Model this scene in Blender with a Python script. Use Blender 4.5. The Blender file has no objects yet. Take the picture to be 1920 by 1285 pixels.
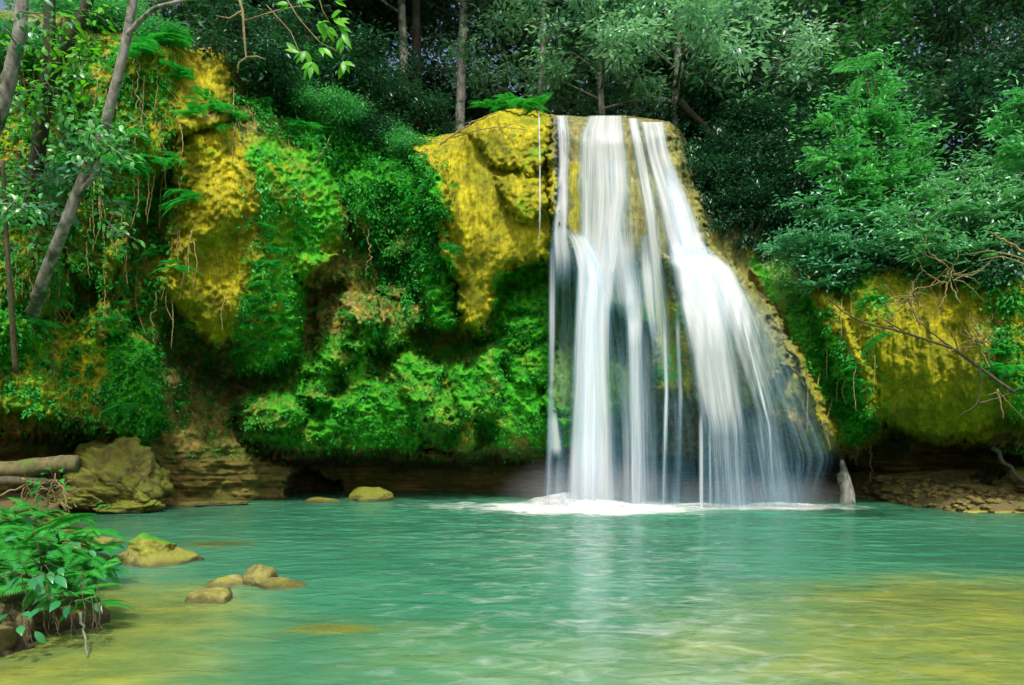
import bpy, math, random
import numpy as np
from math import radians, sin, cos, pi

# ------------------------------------------------------------------ camera, world, sun, exposure
scene = bpy.context.scene
F, CX, HY, CH = 1280.0, 960.0, 820.0, 1.7          # focal length in photo pixels, centre column, horizon row, eye height
cam_d = bpy.data.cameras.new("camera"); cam = bpy.data.objects.new("camera", cam_d)
scene.collection.objects.link(cam); scene.camera = cam
cam.location = (0, 0, CH); cam.rotation_euler = (radians(90), 0, 0)
cam_d.sensor_width = 36; cam_d.lens = 24; cam_d.shift_y = (HY - 642.5) / 1920.0
cam_d.clip_end = 1000; cam_d.clip_start = 0.05

SUN_EL, SUN_AZ = 56.0, 172.0                        # azimuth clockwise from +Y: behind the camera, a little to the right
world = bpy.data.worlds.new("World"); scene.world = world; world.use_nodes = True
wn = world.node_tree; wn.nodes.clear()
wo = wn.nodes.new("ShaderNodeOutputWorld"); wb = wn.nodes.new("ShaderNodeBackground"); ws = wn.nodes.new("ShaderNodeTexSky")
ws.sky_type = 'NISHITA'; ws.sun_disc = False; ws.sun_elevation = radians(SUN_EL); ws.sun_rotation = radians(SUN_AZ)
ws.air_density = .9; ws.dust_density = 6.0; ws.ozone_density = 1.0
wb.inputs[1].default_value = 0.15
wn.links.new(ws.outputs[0], wb.inputs[0]); wn.links.new(wb.outputs[0], wo.inputs[0])
sun_d = bpy.data.lights.new("sun", 'SUN'); sun = bpy.data.objects.new("sun", sun_d); scene.collection.objects.link(sun)
sun_d.energy = 2.6; sun_d.angle = radians(3.0); sun_d.color = (1.0, 0.95, 0.84)
az, el = radians(SUN_AZ), radians(SUN_EL)
from mathutils import Vector
sun.rotation_euler = Vector((sin(az)*cos(el), cos(az)*cos(el), sin(el))).to_track_quat('Z', 'Y').to_euler()
sun.location = (0, -5, 30)
scene.view_settings.view_transform = 'Standard'; scene.view_settings.look = 'None'
scene.view_settings.exposure = 0.42; scene.view_settings.gamma = 1.0
scene.render.engine = 'CYCLES'
cy = scene.cycles
cy.max_bounces = 7; cy.diffuse_bounces = 3; cy.glossy_bounces = 3; cy.transmission_bounces = 4; cy.transparent_max_bounces = 16
cy.use_denoising = True; cy.caustics_reflective = False; cy.caustics_refractive = False
cy.sample_clamp_indirect = 6.0

R = np.random.default_rng(7)
random.seed(7)
COL = scene.collection.objects

# ------------------------------------------------------------------ numeric helpers
def at(px, py, Y):
    px = np.asarray(px, float); py = np.asarray(py, float); Y = np.asarray(Y, float)
    px, py, Y = np.broadcast_arrays(px, py, Y)
    return np.stack([(px - CX) / F * Y, Y, CH + (HY - py) / F * Y], -1)

def _hash(ix, iy, iz, seed):
    h = (ix.astype(np.uint32) * np.uint32(374761393) + iy.astype(np.uint32) * np.uint32(668265263)
         + iz.astype(np.uint32) * np.uint32(2147483647) + np.uint32(seed * 144665 + 77))
    h = (h ^ (h >> np.uint32(13))) * np.uint32(1274126177)
    h = (h ^ (h >> np.uint32(16))) * np.uint32(2246822519)
    h = h ^ (h >> np.uint32(15))
    return h.astype(np.float64) / 4294967295.0

def noise3(x, y, z, seed=0):
    x, y, z = np.broadcast_arrays(np.asarray(x, float), np.asarray(y, float), np.asarray(z, float))
    fx, fy, fz = np.floor(x), np.floor(y), np.floor(z)
    ix, iy, iz = fx.astype(np.int64), fy.astype(np.int64), fz.astype(np.int64)
    tx, ty, tz = x - fx, y - fy, z - fz
    tx, ty, tz = tx*tx*(3-2*tx), ty*ty*(3-2*ty), tz*tz*(3-2*tz)
    r = 0
    for dx in (0, 1):
        for dy in (0, 1):
            for dz in (0, 1):
                w = (tx if dx else 1-tx) * (ty if dy else 1-ty) * (tz if dz else 1-tz)
                r = r + w * _hash(ix+dx, iy+dy, iz+dz, seed)
    return r * 2 - 1

def noise2(x, y, seed=0):
    """gradient noise"""
    x, y = np.broadcast_arrays(np.asarray(x, float), np.asarray(y, float))
    fx, fy = np.floor(x), np.floor(y)
    ix, iy = fx.astype(np.int64), fy.astype(np.int64)
    tx, ty = x - fx, y - fy
    sx, sy = tx**3*(tx*(tx*6-15)+10), ty**3*(ty*(ty*6-15)+10)
    z = np.zeros_like(ix)
    def g(dx, dy):
        a = _hash(ix+dx, iy+dy, z, seed)*2*pi
        return np.cos(a)*(tx-dx) + np.sin(a)*(ty-dy)
    return ((g(0, 0)*(1-sx)+g(1, 0)*sx)*(1-sy) + (g(0, 1)*(1-sx)+g(1, 1)*sx)*sy)*1.55

def fbm2(x, y, oct=4, seed=0, billow=False):
    a, r, s = 1.0, 0, 0
    x, y = np.asarray(x, float), np.asarray(y, float)
    for i in range(oct):
        n = noise2(x + 13.7*i, y + 7.1*i, seed + i)
        if billow: n = 1 - 2.4*np.abs(n)
        r = r + a*n; s += a; a *= 0.5
        x, y = (x*.8-y*.6)*2.0, (x*.6+y*.8)*2.0
    return r / s

def fbms(x, y, oct=4, seed=0):
    a, r, s = 1.0, 0, 0
    for i in range(oct):
        r = r + a*noise2(np.asarray(x)*2**i + 13.7*i + .37, np.asarray(y)*2**i + 7.1*i + .21, seed + i); s += a; a *= .5
    return r / s

def fbm3(p, sc, oct=4, seed=0):
    a, r, s = 1.0, 0, 0
    for i in range(oct):
        r = r + a*noise3(p[..., 0]*sc*2**i, p[..., 1]*sc*2**i, p[..., 2]*sc*2**i, seed+i); s += a; a *= .5
    return r / s

def sstep(a, b, x):
    t = np.clip((x - a) / (b - a), 0, 1); return t*t*(3-2*t)

def sdpoly(px, py, poly):
    """signed distance to a polygon, positive inside"""
    d = np.full(px.shape, 1e9); ins = np.zeros(px.shape, bool)
    n = len(poly)
    for i in range(n):
        x0, y0 = poly[i]; x1, y1 = poly[(i+1) % n]
        ex, ey = x1-x0, y1-y0
        t = np.clip(((px-x0)*ex + (py-y0)*ey) / (ex*ex+ey*ey+1e-9), 0, 1)
        d = np.minimum(d, np.hypot(px-x0-t*ex, py-y0-t*ey))
        c = ((y0 > py) != (y1 > py)) & (px < (x1-x0)*(py-y0)/((y1-y0) if y1 != y0 else 1e-9) + x0)
        ins ^= c
    return np.where(ins, d, -d)

def sdpoly_dir(px, py, poly):
    """inside distance plus the unit direction to the nearest edge point"""
    d = np.full(px.shape, 1e9); ux = np.zeros(px.shape); uy = np.zeros(px.shape)
    for i in range(len(poly)):
        x0, y0 = poly[i]; x1, y1 = poly[(i+1) % len(poly)]
        ex, ey = x1-x0, y1-y0
        t = np.clip(((px-x0)*ex + (py-y0)*ey) / (ex*ex+ey*ey+1e-9), 0, 1)
        vx, vy = x0+t*ex-px, y0+t*ey-py; dd = np.hypot(vx, vy); m_ = dd < d
        d = np.where(m_, dd, d); ux = np.where(m_, vx/(dd+1e-6), ux); uy = np.where(m_, vy/(dd+1e-6), uy)
    return ux, uy

def nrm(v):
    return v / (np.linalg.norm(v, axis=-1, keepdims=True) + 1e-9)

# ------------------------------------------------------------------ mesh helpers
def mesh_np(name, verts, tris=None, quads=None, mat=None, smooth=True, attrs=None):
    me = bpy.data.meshes.new(name)
    verts = np.asarray(verts, np.float32).reshape(-1, 3)
    tris = np.zeros((0, 3), np.int32) if tris is None else np.asarray(tris, np.int32).reshape(-1, 3)
    quads = np.zeros((0, 4), np.int32) if quads is None else np.asarray(quads, np.int32).reshape(-1, 4)
    nl = tris.size + quads.size
    me.vertices.add(len(verts)); me.vertices.foreach_set('co', verts.ravel())
    me.loops.add(nl); me.loops.foreach_set('vertex_index', np.concatenate([tris.ravel(), quads.ravel()]).astype(np.int32))
    npoly = len(tris) + len(quads)
    me.polygons.add(npoly)
    st = np.concatenate([np.arange(len(tris))*3, len(tris)*3 + np.arange(len(quads))*4]).astype(np.int32)
    me.polygons.foreach_set('loop_start', st)
    if smooth: me.polygons.foreach_set('use_smooth', np.ones(npoly, bool))
    me.update(calc_edges=True)
    for k, v in (attrs or {}).items():
        v = np.asarray(v, np.float32)
        if v.ndim == 1:
            a = me.attributes.new(k, 'FLOAT', 'POINT'); a.data.foreach_set('value', v)
        else:
            a = me.attributes.new(k, 'FLOAT_VECTOR', 'POINT'); a.data.foreach_set('vector', v.ravel())
    if mat: me.materials.append(mat)
    return me

def tag(o, label=None, cat=None, group=None, kind=None):
    if label: o['label'] = label
    if cat: o['category'] = cat
    if group: o['group'] = group
    if kind: o['kind'] = kind
    return o

def link(name, me, parent=None, loc=(0, 0, 0), rot=(0, 0, 0), scale=(1, 1, 1)):
    o = bpy.data.objects.new(name, me); COL.link(o)
    o.location = loc; o.rotation_euler = rot; o.scale = scale
    if parent: o.parent = parent
    return o

def empty(name, loc, rot=(0, 0, 0), scale=(1, 1, 1)):
    o = bpy.data.objects.new(name, None); COL.link(o); o.empty_display_size = .2
    o.location = loc; o.rotation_euler = rot; o.scale = scale
    return o

def copy_tree(src, loc, rotz=0.0, scale=1.0, rot=None):
    r = src.copy(); COL.link(r)
    r.location = loc; r.rotation_euler = rot if rot else (0, 0, rotz)
    r.scale = (scale,)*3 if not hasattr(scale, '__len__') else scale
    for ch in SRC_CH.get(src.name, ()):
        c = ch.copy(); COL.link(c); c.parent = r
    return r
SRC_CH = {}

def gridfaces(nr, nc):
    i = np.arange(nr-1)[:, None]*nc + np.arange(nc-1)[None, :]
    return np.stack([i, i+1, i+nc+1, i+nc], -1).reshape(-1, 4)

class Geo:
    """collects tubes and leaves into one mesh"""
    def __init__(s): s.v, s.t, s.q, s.a, s.n = [], [], [], [], 0
    def add(s, v, t=None, q=None, a=None):
        v = np.asarray(v).reshape(-1, 3)
        s.v.append(v)
        if t is not None: s.t.append(np.asarray(t) + s.n)
        if q is not None: s.q.append(np.asarray(q) + s.n)
        s.a.append(np.full(len(v), .5) if a is None else np.asarray(a)); s.n += len(v)
    def tube(s, pts, radii, sides=7, rough=0.0, seed=1):
        pts = np.asarray(pts, float); n = len(pts)
        radii = np.broadcast_to(np.asarray(radii, float), (n,))
        tan = nrm(np.gradient(pts, axis=0))
        ref = np.array([0, 0, 1.0]) if abs(tan[:, 2]).mean() < .8 else np.array([1.0, 0, 0])
        u = nrm(np.cross(tan, ref)); w = np.cross(tan, u)
        ang = np.arange(sides)/sides*2*pi
        rr = radii[:, None]*np.ones(sides)
        if rough: rr = rr*(1 + rough*noise2(np.arange(n)[:, None]*.9, np.cos(ang)[None]*1.7+np.sin(ang)[None]*.9, seed))
        ring = pts[:, None] + rr[..., None]*(u[:, None]*np.cos(ang)[None, :, None] + w[:, None]*np.sin(ang)[None, :, None])
        i = np.arange(n-1)[:, None]*sides; j = np.arange(sides)[None]; j2 = (j+1) % sides
        q = np.stack([i+j, i+j2, i+sides+j2, i+sides+j], -1).reshape(-1, 4)
        v = ring.reshape(-1, 3)
        v = np.concatenate([v, pts[:1], pts[-1:]])
        b = n*sides; jj = np.arange(sides)
        t = np.concatenate([np.stack([np.full(sides, b), (jj+1) % sides, jj], -1),
                            np.stack([np.full(sides, b+1), (n-1)*sides+jj, (n-1)*sides+(jj+1) % sides], -1)])
        s.add(v, t, q)
    def leaves(s, p, d, nn, L, W, fold=.15, tint=None, rng=R, hi=False):
        p = np.asarray(p, float).reshape(-1, 3); N = len(p)
        if N == 0: return
        if hi:
            d = nrm(np.broadcast_to(d, p.shape)); nn = np.broadcast_to(nn, p.shape)
            side = nrm(np.cross(d, nn)); up = np.cross(side, d)
            L = np.broadcast_to(L, (N,))[:, None]; W = np.broadcast_to(W, (N,))[:, None]
            rows = [p]
            for f, w in ((.14, .26), (.32, .46), (.52, .5), (.72, .36), (.88, .16)):
                c = p + d*L*f - up*L*.22*f*f
                rows += [c + side*W*w + up*W*fold*w*2, c, c - side*W*w + up*W*fold*w*2]
            rows.append(p + d*L - up*L*.24)
            v = np.stack(rows, 1); K = v.shape[1]; b = np.arange(N)[:, None]*K
            t = np.concatenate([b+np.array(q) for q in ((0, 1, 2), (0, 2, 3), (K-4, K-1, K-3), (K-3, K-1, K-2))])
            qd = np.concatenate([b+np.array((1+3*r+j, 4+3*r+j, 5+3*r+j, 2+3*r+j)) for r in range(4) for j in (0, 1)])
            ti = rng.random(N) if tint is None else np.broadcast_to(tint, (N,))
            s.add(v.reshape(-1, 3), t, qd, np.repeat(ti, K)); return
        d = nrm(np.broadcast_to(d, p.shape)); nn = np.broadcast_to(nn, p.shape)
        side = nrm(np.cross(d, nn)); up = np.cross(side, d)
        L = np.broadcast_to(L, (N,))[:, None]; W = np.broadcast_to(W, (N,))[:, None]
        m = p + d*L*.45
        v = np.stack([p, m + side*W*.5 + up*W*fold, p + d*L - up*L*.08, m - side*W*.5 + up*W*fold], 1)
        b = np.arange(N)[:, None]*4
        t = np.stack([b+np.array([0, 1, 2]), b+np.array([0, 2, 3])], 1).reshape(-1, 3)
        ti = rng.random(N) if tint is None else np.broadcast_to(tint, (N,))
        s.add(v.reshape(-1, 3), t, None, np.repeat(ti, 4))
    def compound(s, b, d, up, L, pairs, ll, lw, droop=.25, prof='even', ang=.35, tint=None, rachis=0.0, rng=R, jit=.16):
        """K compound leaves: leaflets in pairs along a drooping midrib"""
        b = np.asarray(b, float).reshape(-1, 3); K = len(b)
        d = nrm(np.broadcast_to(d, b.shape)); up = np.broadcast_to(up, b.shape)
        L = np.broadcast_to(L, (K,)); droop = np.broadcast_to(droop, (K,))
        side = nrm(np.cross(d, up)); upp = np.cross(side, d)
        t = np.linspace(.12, 1, pairs)[None, :, None]
        dn = np.array([0, 0, -1.0])
        P = b[:, None] + d[:, None]*L[:, None, None]*t + dn*(droop*L)[:, None, None]*t**2
        T = nrm(d[:, None] + 2*dn*droop[:, None, None]*t)
        pf = {'even': (1 - .45*np.abs(t*2-1)**3), 'fern': np.sin(np.pi*np.clip(t, 0, .985)**.6)**.8}[prof][..., 0]
        tt = rng.random(K) if tint is None else np.broadcast_to(tint, (K,))
        tt = np.broadcast_to(tt[:, None], (K, pairs)).ravel()
        for sg in (-1, 1):
            dd = side[:, None]*sg + T*ang + dn*.12
            lens = (np.broadcast_to(np.asarray(ll), (K,))[:, None]*pf).ravel()
            s.leaves(P.reshape(-1, 3), np.broadcast_to(dd, P.shape).reshape(-1, 3), (np.broadcast_to(upp[:, None], P.shape)+rng.normal(0, jit, P.shape)).reshape(-1, 3),
                     lens, lw if prof == 'even' else lens*lw, .1, np.clip(tt + rng.normal(0, .08, len(tt)), 0, 1))
        if rachis:
            for k in range(K):
                s.tube(np.concatenate([b[k:k+1], P[k]])[::max(1, pairs//5)], rachis, 3)
    def mesh(s, name, mat, smooth=False, loc=None):
        v = np.concatenate(s.v)
        if loc is not None: v = v - np.asarray(loc)
        return mesh_np(name, v, np.concatenate(s.t) if s.t else None, np.concatenate(s.q) if s.q else None, mat, smooth,
                       {'tint': np.concatenate(s.a)})

# ------------------------------------------------------------------ materials
def newmat(name):
    m = bpy.data.materials.new(name); m.use_nodes = True
    nt = m.node_tree; nt.nodes.clear()
    return m, nt
def N(nt, t, **k):
    n = nt.nodes.new('ShaderNode'+t)
    for a, b in k.items():
        if a == 'inp':
            for i, v in b.items(): n.inputs[i].default_value = v
        else: setattr(n, a, b)
    return n
def attr(nt, name): return N(nt, 'Attribute', attribute_name=name)
def mixc(nt, f, a, b, mode='MIX'):
    n = N(nt, 'Mix', data_type='RGBA', blend_type=mode)
    for i, v in ((0, f), (6, a), (7, b)):
        if hasattr(v, 'is_linked') or hasattr(v, 'links'): nt.links.new(v, n.inputs[i])
        else: n.inputs[i].default_value = v if i == 0 else tuple(v)+((1,) if len(v) == 3 else ())
    return n.outputs[2]
def mth(nt, op, a, b=None, c=None, clamp=False):
    n = N(nt, 'Math', operation=op); n.use_clamp = clamp
    for i, v in enumerate((a, b, c)):
        if v is None: continue
        if hasattr(v, 'links'): nt.links.new(v, n.inputs[i])
        else: n.inputs[i].default_value = v
    return n.outputs[0]
def ramp(nt, f, stops, interp='LINEAR'):
    n = N(nt, 'ValToRGB'); n.color_ramp.interpolation = interp
    e = n.color_ramp.elements
    while len(e) < len(stops): e.new(.5)
    for i, (p, c) in enumerate(stops): e[i].position = p; e[i].color = tuple(c)+(1,)
    nt.links.new(f, n.inputs[0]); return n.outputs[0]
def noise_n(nt, vec, scale, detail=4, rough=.55, dist=0.0):
    n = N(nt, 'TexNoise'); n.inputs['Scale'].default_value = scale; n.inputs['Detail'].default_value = detail
    n.inputs['Roughness'].default_value = rough; n.inputs['Distortion'].default_value = dist
    if vec is not None: nt.links.new(vec, n.inputs['Vector'])
    return n.outputs['Fac']
def mapping(nt, vec, scale):
    n = N(nt, 'Mapping'); n.inputs['Scale'].default_value = scale; nt.links.new(vec, n.inputs['Vector']); return n.outputs[0]
def smooth_fac(nt, v, a, b):
    n = N(nt, 'MapRange', interpolation_type='SMOOTHSTEP'); nt.links.new(v, n.inputs[0])
    n.inputs[1].default_value = a; n.inputs[2].default_value = b; return n.outputs[0]
def bump(nt, h, strength, dist, normal=None):
    n = N(nt, 'Bump'); n.inputs['Strength'].default_value = strength; n.inputs['Distance'].default_value = dist
    nt.links.new(h, n.inputs['Height'])
    if normal: nt.links.new(normal, n.inputs['Normal'])
    return n.outputs[0]
def out(nt, sh):
    o = N(nt, 'OutputMaterial'); nt.links.new(sh, o.inputs[0])

def leaf_mat(name, c0, c1, c2=None, rough=.38, spec=.5, trans=.35, tr_col=None):
    m, nt = newmat(name)
    a = attr(nt, 'tint').outputs['Fac']
    oi = N(nt, 'ObjectInfo').outputs['Random']
    f = mth(nt, 'ADD', mth(nt, 'MULTIPLY', a, .85), mth(nt, 'MULTIPLY', oi, .15))
    stops = [(0, c0), (.6, c1), (1, c2 or c1)]
    c = ramp(nt, f, stops)
    p = N(nt, 'BsdfPrincipled'); nt.links.new(c, p.inputs['Base Color'])
    p.inputs['Roughness'].default_value = rough; p.inputs['Specular IOR Level'].default_value = spec
    t = N(nt, 'BsdfTranslucent')
    tc = mixc(nt, .5, c, tr_col or (c1[0]*1.8+.02, c1[1]*1.9, c1[2]*.6))
    nt.links.new(tc, t.inputs[0])
    mx = N(nt, 'MixShader'); mx.inputs[0].default_value = trans
    nt.links.new(p.outputs[0], mx.inputs[1]); nt.links.new(t.outputs[0], mx.inputs[2])
    out(nt, mx.outputs[0]); return m

def bark_mat(name, c0, c1, scale=6, moss=None, rough=.85):
    m, nt = newmat(name)
    tc = N(nt, 'TexCoord').outputs['Object']
    v = mapping(nt, tc, (scale, scale, scale*.35))
    n = noise_n(nt, v, 2.5, 6, .65)
    c = ramp(nt, n, [(.3, c0), (.65, c1)])
    if moss:
        n2 = noise_n(nt, tc, 2.2, 4, .6)
        c = mixc(nt, smooth_fac(nt, n2, .5, .62), c, moss)
    p = N(nt, 'BsdfPrincipled'); nt.links.new(c, p.inputs['Base Color']); p.inputs['Roughness'].default_value = rough
    nt.links.new(bump(nt, n, .6, .03), p.inputs['Normal'])
    out(nt, p.outputs[0]); return m

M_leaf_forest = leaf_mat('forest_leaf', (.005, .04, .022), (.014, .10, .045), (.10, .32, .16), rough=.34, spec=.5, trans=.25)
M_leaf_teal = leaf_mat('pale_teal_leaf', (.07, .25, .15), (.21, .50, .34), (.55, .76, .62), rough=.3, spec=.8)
M_leaf_shrub = leaf_mat('shrub_leaf', (.02, .17, .06), (.06, .38, .12), (.22, .66, .18), rough=.34, spec=.6)
M_leaf_bright = leaf_mat('bright_leaf', (.03, .26, .01), (.10, .46, .01), (.22, .6, .02), trans=.5)
M_leaf_creeper = leaf_mat('creeper_leaf', (.010, .15, .02), (.03, .33, .04), (.09, .52, .06), rough=.5, spec=.2)
M_leaf_blue = leaf_mat('glossy_blue_green_leaf', (.015, .10, .05), (.03, .25, .07), (.09, .34, .17), rough=.3, spec=.6, trans=.25)
M_leaf_mid = leaf_mat('mid_green_leaf', (.02, .16, .03), (.06, .36, .06), (.20, .55, .14), rough=.3, spec=.6)
M_fern = leaf_mat('fern_leaf', (.010, .16, .018), (.03, .33, .04), (.12, .50, .06), rough=.5, spec=.25)
M_fern_cliff = leaf_mat('cliff_fern_leaf', (.01, .20, .03), (.03, .42, .07), (.08, .60, .13), rough=.45, spec=.35)
M_dead = leaf_mat('dry_leaf', (.12, .07, .02), (.3, .2, .05), (.5, .42, .2))
M_bark_pale = bark_mat('pale_grey_bark', (.07, .075, .06), (.32, .32, .28), 5, (.03, .07, .02))
M_bark_dark = bark_mat('dark_bark', (.012, .012, .008), (.06, .055, .035), 5, (.02, .05, .012))
M_twig = bark_mat('dry_twig_bark', (.10, .08, .03), (.30, .25, .10), 9)
M_twig_dark = bark_mat('dark_twig_bark', (.03, .03, .015), (.10, .085, .04), 9)
M_root = bark_mat('root_bark', (.14, .10, .03), (.40, .32, .13), 9)
M_log = bark_mat('mossy_log', (.05, .045, .018), (.15, .135, .05), 4, (.08, .11, .02))

# ------------------------------------------------------------------ the cliff: depth and cover as functions of the viewing grid
BASE = np.array([
 (-250,100,12.6),(-250,500,12.6),(-250,940,14.5),(0,60,13.8),(0,300,13.6),(0,500,13.8),(0,800,15.2),(0,940,16.4),
 (250,60,15.8),(250,300,15.9),(250,500,16.3),(250,700,16.6),(250,900,17.0),
 (440,100,16.8),(440,300,17.0),(440,500,17.6),(350,400,16.7),(350,250,16.3),(450,720,18.8),(340,905,17.3),(440,905,18.0),(520,905,18.6),(450,1000,18.4),
 (600,150,19.5),(600,250,18.4),(600,500,18.8),(600,750,18.9),(620,930,19.8),
 (760,200,20.5),(760,320,18.9),(760,500,19.4),(760,700,19.1),(760,930,19.9),
 (950,210,18.9),(950,420,18.5),(950,600,19.0),(950,760,18.7),(950,930,19.6),
 (1150,220,18.7),(1150,400,18.7),(1150,600,19.3),(1150,930,20.2),(1300,240,19.6),(1370,300,20.2),(1350,500,19.2),(1350,930,20.2),
 (1480,300,21),(1500,450,19.0),(1500,600,18.3),(1550,760,18.3),(1600,930,20),
 (1700,470,17.6),(1700,620,17.2),(1750,900,18.6),(1920,470,16.0),(1920,700,16.2),(1920,850,17.2),(1920,960,17.8),(2180,500,14.5),(2180,900,16)], float)

# lobes: polygon, thickness, edge width at its top, edge width at its bottom
LOBES = [
 ([(330,215),(480,190),(600,260),(655,400),(640,480),(580,530),(565,600),(563,668),(515,690),(455,700),(425,655),(385,650),(345,600),(305,545),(315,400)], 1.45, 150, 12),
 ([(640,330),(740,300),(840,350),(830,420),(850,520),(860,610),(820,620),(790,560),(770,480),(720,470),(660,440)], .9, 60, 14),
 ([(770,262),(860,245),(930,205),(1040,212),(1050,400),(1038,485),(965,500),(935,530),(928,575),(905,622),(868,612),(858,540),(820,480),(815,400)], 1.5, 40, 10),
 ([(455,760),(560,690),(640,640),(740,680),(800,720),(860,790),(820,842),(700,845),(560,850),(470,815)], 1.0, 130, 12),
 ([(590,560),(650,545),(700,590),(690,660),(640,700),(590,660)], .9, 34, 10),
 ([(700,560),(750,540),(790,580),(770,650),(720,650)], .8, 26, 9),
 ([(730,660),(790,650),(830,690),(810,760),(760,750)], .8, 26, 9),
 ([(560,660),(600,650),(640,700),(600,760),(555,740)], .7, 30, 9),
 ([(850,680),(905,640),(950,660),(930,780),(880,790),(850,740)], .9, 40, 9),
 ([(770,740),(860,730),(900,770),(880,850),(820,845),(780,800)], .8, 34, 10),
 ([(940,560),(1030,520),(1040,620),(980,660),(940,640)], .6, 34, 9),
 ([(930,640),(1030,640),(1040,720),(960,720)], .6, 30, 9),
 ([(560,480),(640,470),(650,520),(600,545),(560,530)], .6, 24, 8),
 ([(860,245),(930,206),(1040,214),(1045,300),(990,330),(930,310)], .5, 30, 14),
 ([(930,330),(1010,320),(1040,380),(1000,420),(950,400)], .45, 20, 9),
 ([(930,720),(985,700),(1040,760),(1040,850),(940,848),(905,800)], .6, 30, 12),
 ([(1030,212),(1255,222),(1300,330),(1335,455),(1440,560),(1520,700),(1575,815),(1560,850),(1510,862),(1470,800),(1420,775),(1370,765),(1300,765),(1270,738),(1222,735),(1208,620),(1150,585),(1110,560),(1060,490),(1032,440)], 1.9, 50, 12),
 ([(1040,640),(1160,640),(1210,700),(1200,760),(1060,900),(1030,880),(1020,760)], 1.3, 50, 20),
 ([(1240,470),(1335,455),(1440,560),(1490,690),(1400,770),(1300,765),(1270,640)], .7, 45, 12),
 ([(1500,480),(1640,440),(1900,430),(2250,470),(2250,780),(1960,800),(1890,790),(1860,806),(1790,838),(1720,836),(1665,800),(1610,785),(1560,700)], 1.6, 230, 10),
 ([(1405,500),(1480,470),(1560,540),(1640,700),(1640,800),(1560,860),(1500,700)], .7, 40, 12),
 ([(-200,560),(120,600),(200,560),(290,650),(305,790),(270,835),(230,820),(120,790),(0,780),(-200,790)], 1.2, 90, 12),
 ([(150,130),(260,50),(350,70),(440,95),(440,220),(340,260),(260,420),(200,560),(120,500)], .8, 70, 20),
 ([(190,470),(240,440),(245,620),(180,640)], .5, 30, 12),
 ([(640,560),(700,540),(730,600),(700,660),(640,650)], .9, 24, 8),
 ([(690,480),(760,450),(790,520),(760,560),(700,550)], .6, 24, 8),
 ([(440,740),(540,720),(570,780),(540,810),(460,800)], .9, 30, 8),
]
CAVES = [  # hollows: polygon, depth, edge width
 ([(290,590),(380,640),(430,690),(560,700),(575,560),(640,500),(660,560),(600,700),(560,740),(440,770),(400,740),(300,700)], 1.1, 55),
 ([(700,340),(760,345),(770,440),(720,500),(680,430)], .55, 22),
 ([(770,610),(860,620),(925,630),(900,690),(800,690),(760,650)], 1.2, 18),
 ([(690,470),(760,480),(770,540),(700,550)], .8, 16),
 ([(800,790),(860,800),(850,860),(780,850)], 1.0, 14),
 ([(560,760),(620,750),(640,790),(570,800)], .5, 14),
 ([(420,800),(440,760),(460,820),(520,850),(1020,860),(1600,860),(1660,800),(1960,850),(1960,900),(1640,905),(1560,1000),(560,1000),(540,880),(470,850)], 1.9, 26),
 ([(-200,800),(140,815),(250,840),(150,900),(-200,900)], 1.2, 20),
 ([(560,700),(640,690),(650,740),(570,750)], .8, 12), ([(690,655),(745,665),(735,725),(690,715)], .8, 12), ([(880,795),(930,785),(940,835),(890,842)], .7, 10), ([(655,600),(700,610),(690,650),(650,640)], .7, 10),
 ([(540,890),(570,880),(640,905),(640,960),(540,960)], 1.5, 10),
]
def poly_w(px, py, poly, soft):
    return sstep(-soft, soft, sdpoly(px, py, poly))

YEL = [
 ([(1200,560),(1292,560),(1296,745),(1215,745)], 8, 1.0), ([(1068,300),(1086,300),(1088,440),(1070,440)], 4, .9),
 ([(-250,120),(160,60),(340,80),(340,560),(300,640),(300,800),(-250,800)], 30, .52),
 ([(1380,470),(1560,460),(1660,560),(1700,800),(1600,870),(1540,870),(1440,600)], 18, .56),
 ([(1840,480),(2250,480),(2250,820),(1900,820)], 20, .6),
 ([(640,470),(780,440),(860,620),(1030,640),(1030,850),(640,850),(560,700)], 30, .40),
 ([(600,230),(760,270),(830,340),(830,400),(640,330)], 25, .45),
 ([(450,240),(600,265),(655,400),(640,480),(580,530),(560,668),(440,680)], 20, .66),
 ([(345,225),(430,220),(470,290),(490,420),(455,520),(440,640),(390,652),(350,600),(310,545),(330,430),(338,330)], 14, 1.0),
 ([(770,265),(860,245),(930,200),(1032,205),(1045,440),(1032,495),(950,512),(938,560),(905,625),(866,615),(856,540),(812,470),(826,380),(790,300)], 9, 1.0),
 ([(1570,600),(1620,500),(1700,470),(1820,480),(1890,700),(1905,800),(1790,850),(1720,845),(1660,805),(1625,760),(1600,680)], 14, 1.0),
 ([(1570,470),(1660,455),(1640,560),(1600,560)], 12, .9),
 ([(160,60),(440,85),(440,170),(380,240),(330,420),(230,540),(180,500),(210,240),(150,130)], 26, .62),
 ([(370,90),(430,90),(430,190),(360,200)], 14, .9),
 ([(60,640),(180,560),(210,700),(170,780),(100,790),(0,760),(0,700)], 24, .75),
 ([(1230,222),(1275,240),(1330,400),(1440,540),(1400,600),(1320,520)], 16, .6),
 ([(1420,560),(1520,700),(1620,830),(1540,870),(1440,790),(1180,740),(1100,520),(1060,300),(1060,210),(1250,210)], 30, .42),
 ([(1380,430),(1430,480),(1520,640),(1500,650),(1400,500)], 12, .85),
 ([(930,720),(990,705),(1030,760),(1000,770),(960,740)], 8, .8),
 ([(840,780),(1000,770),(1010,850),(850,850)], 22, .5),
 ([(1560,760),(1660,780),(1600,830)], 20, .7),
]
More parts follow.
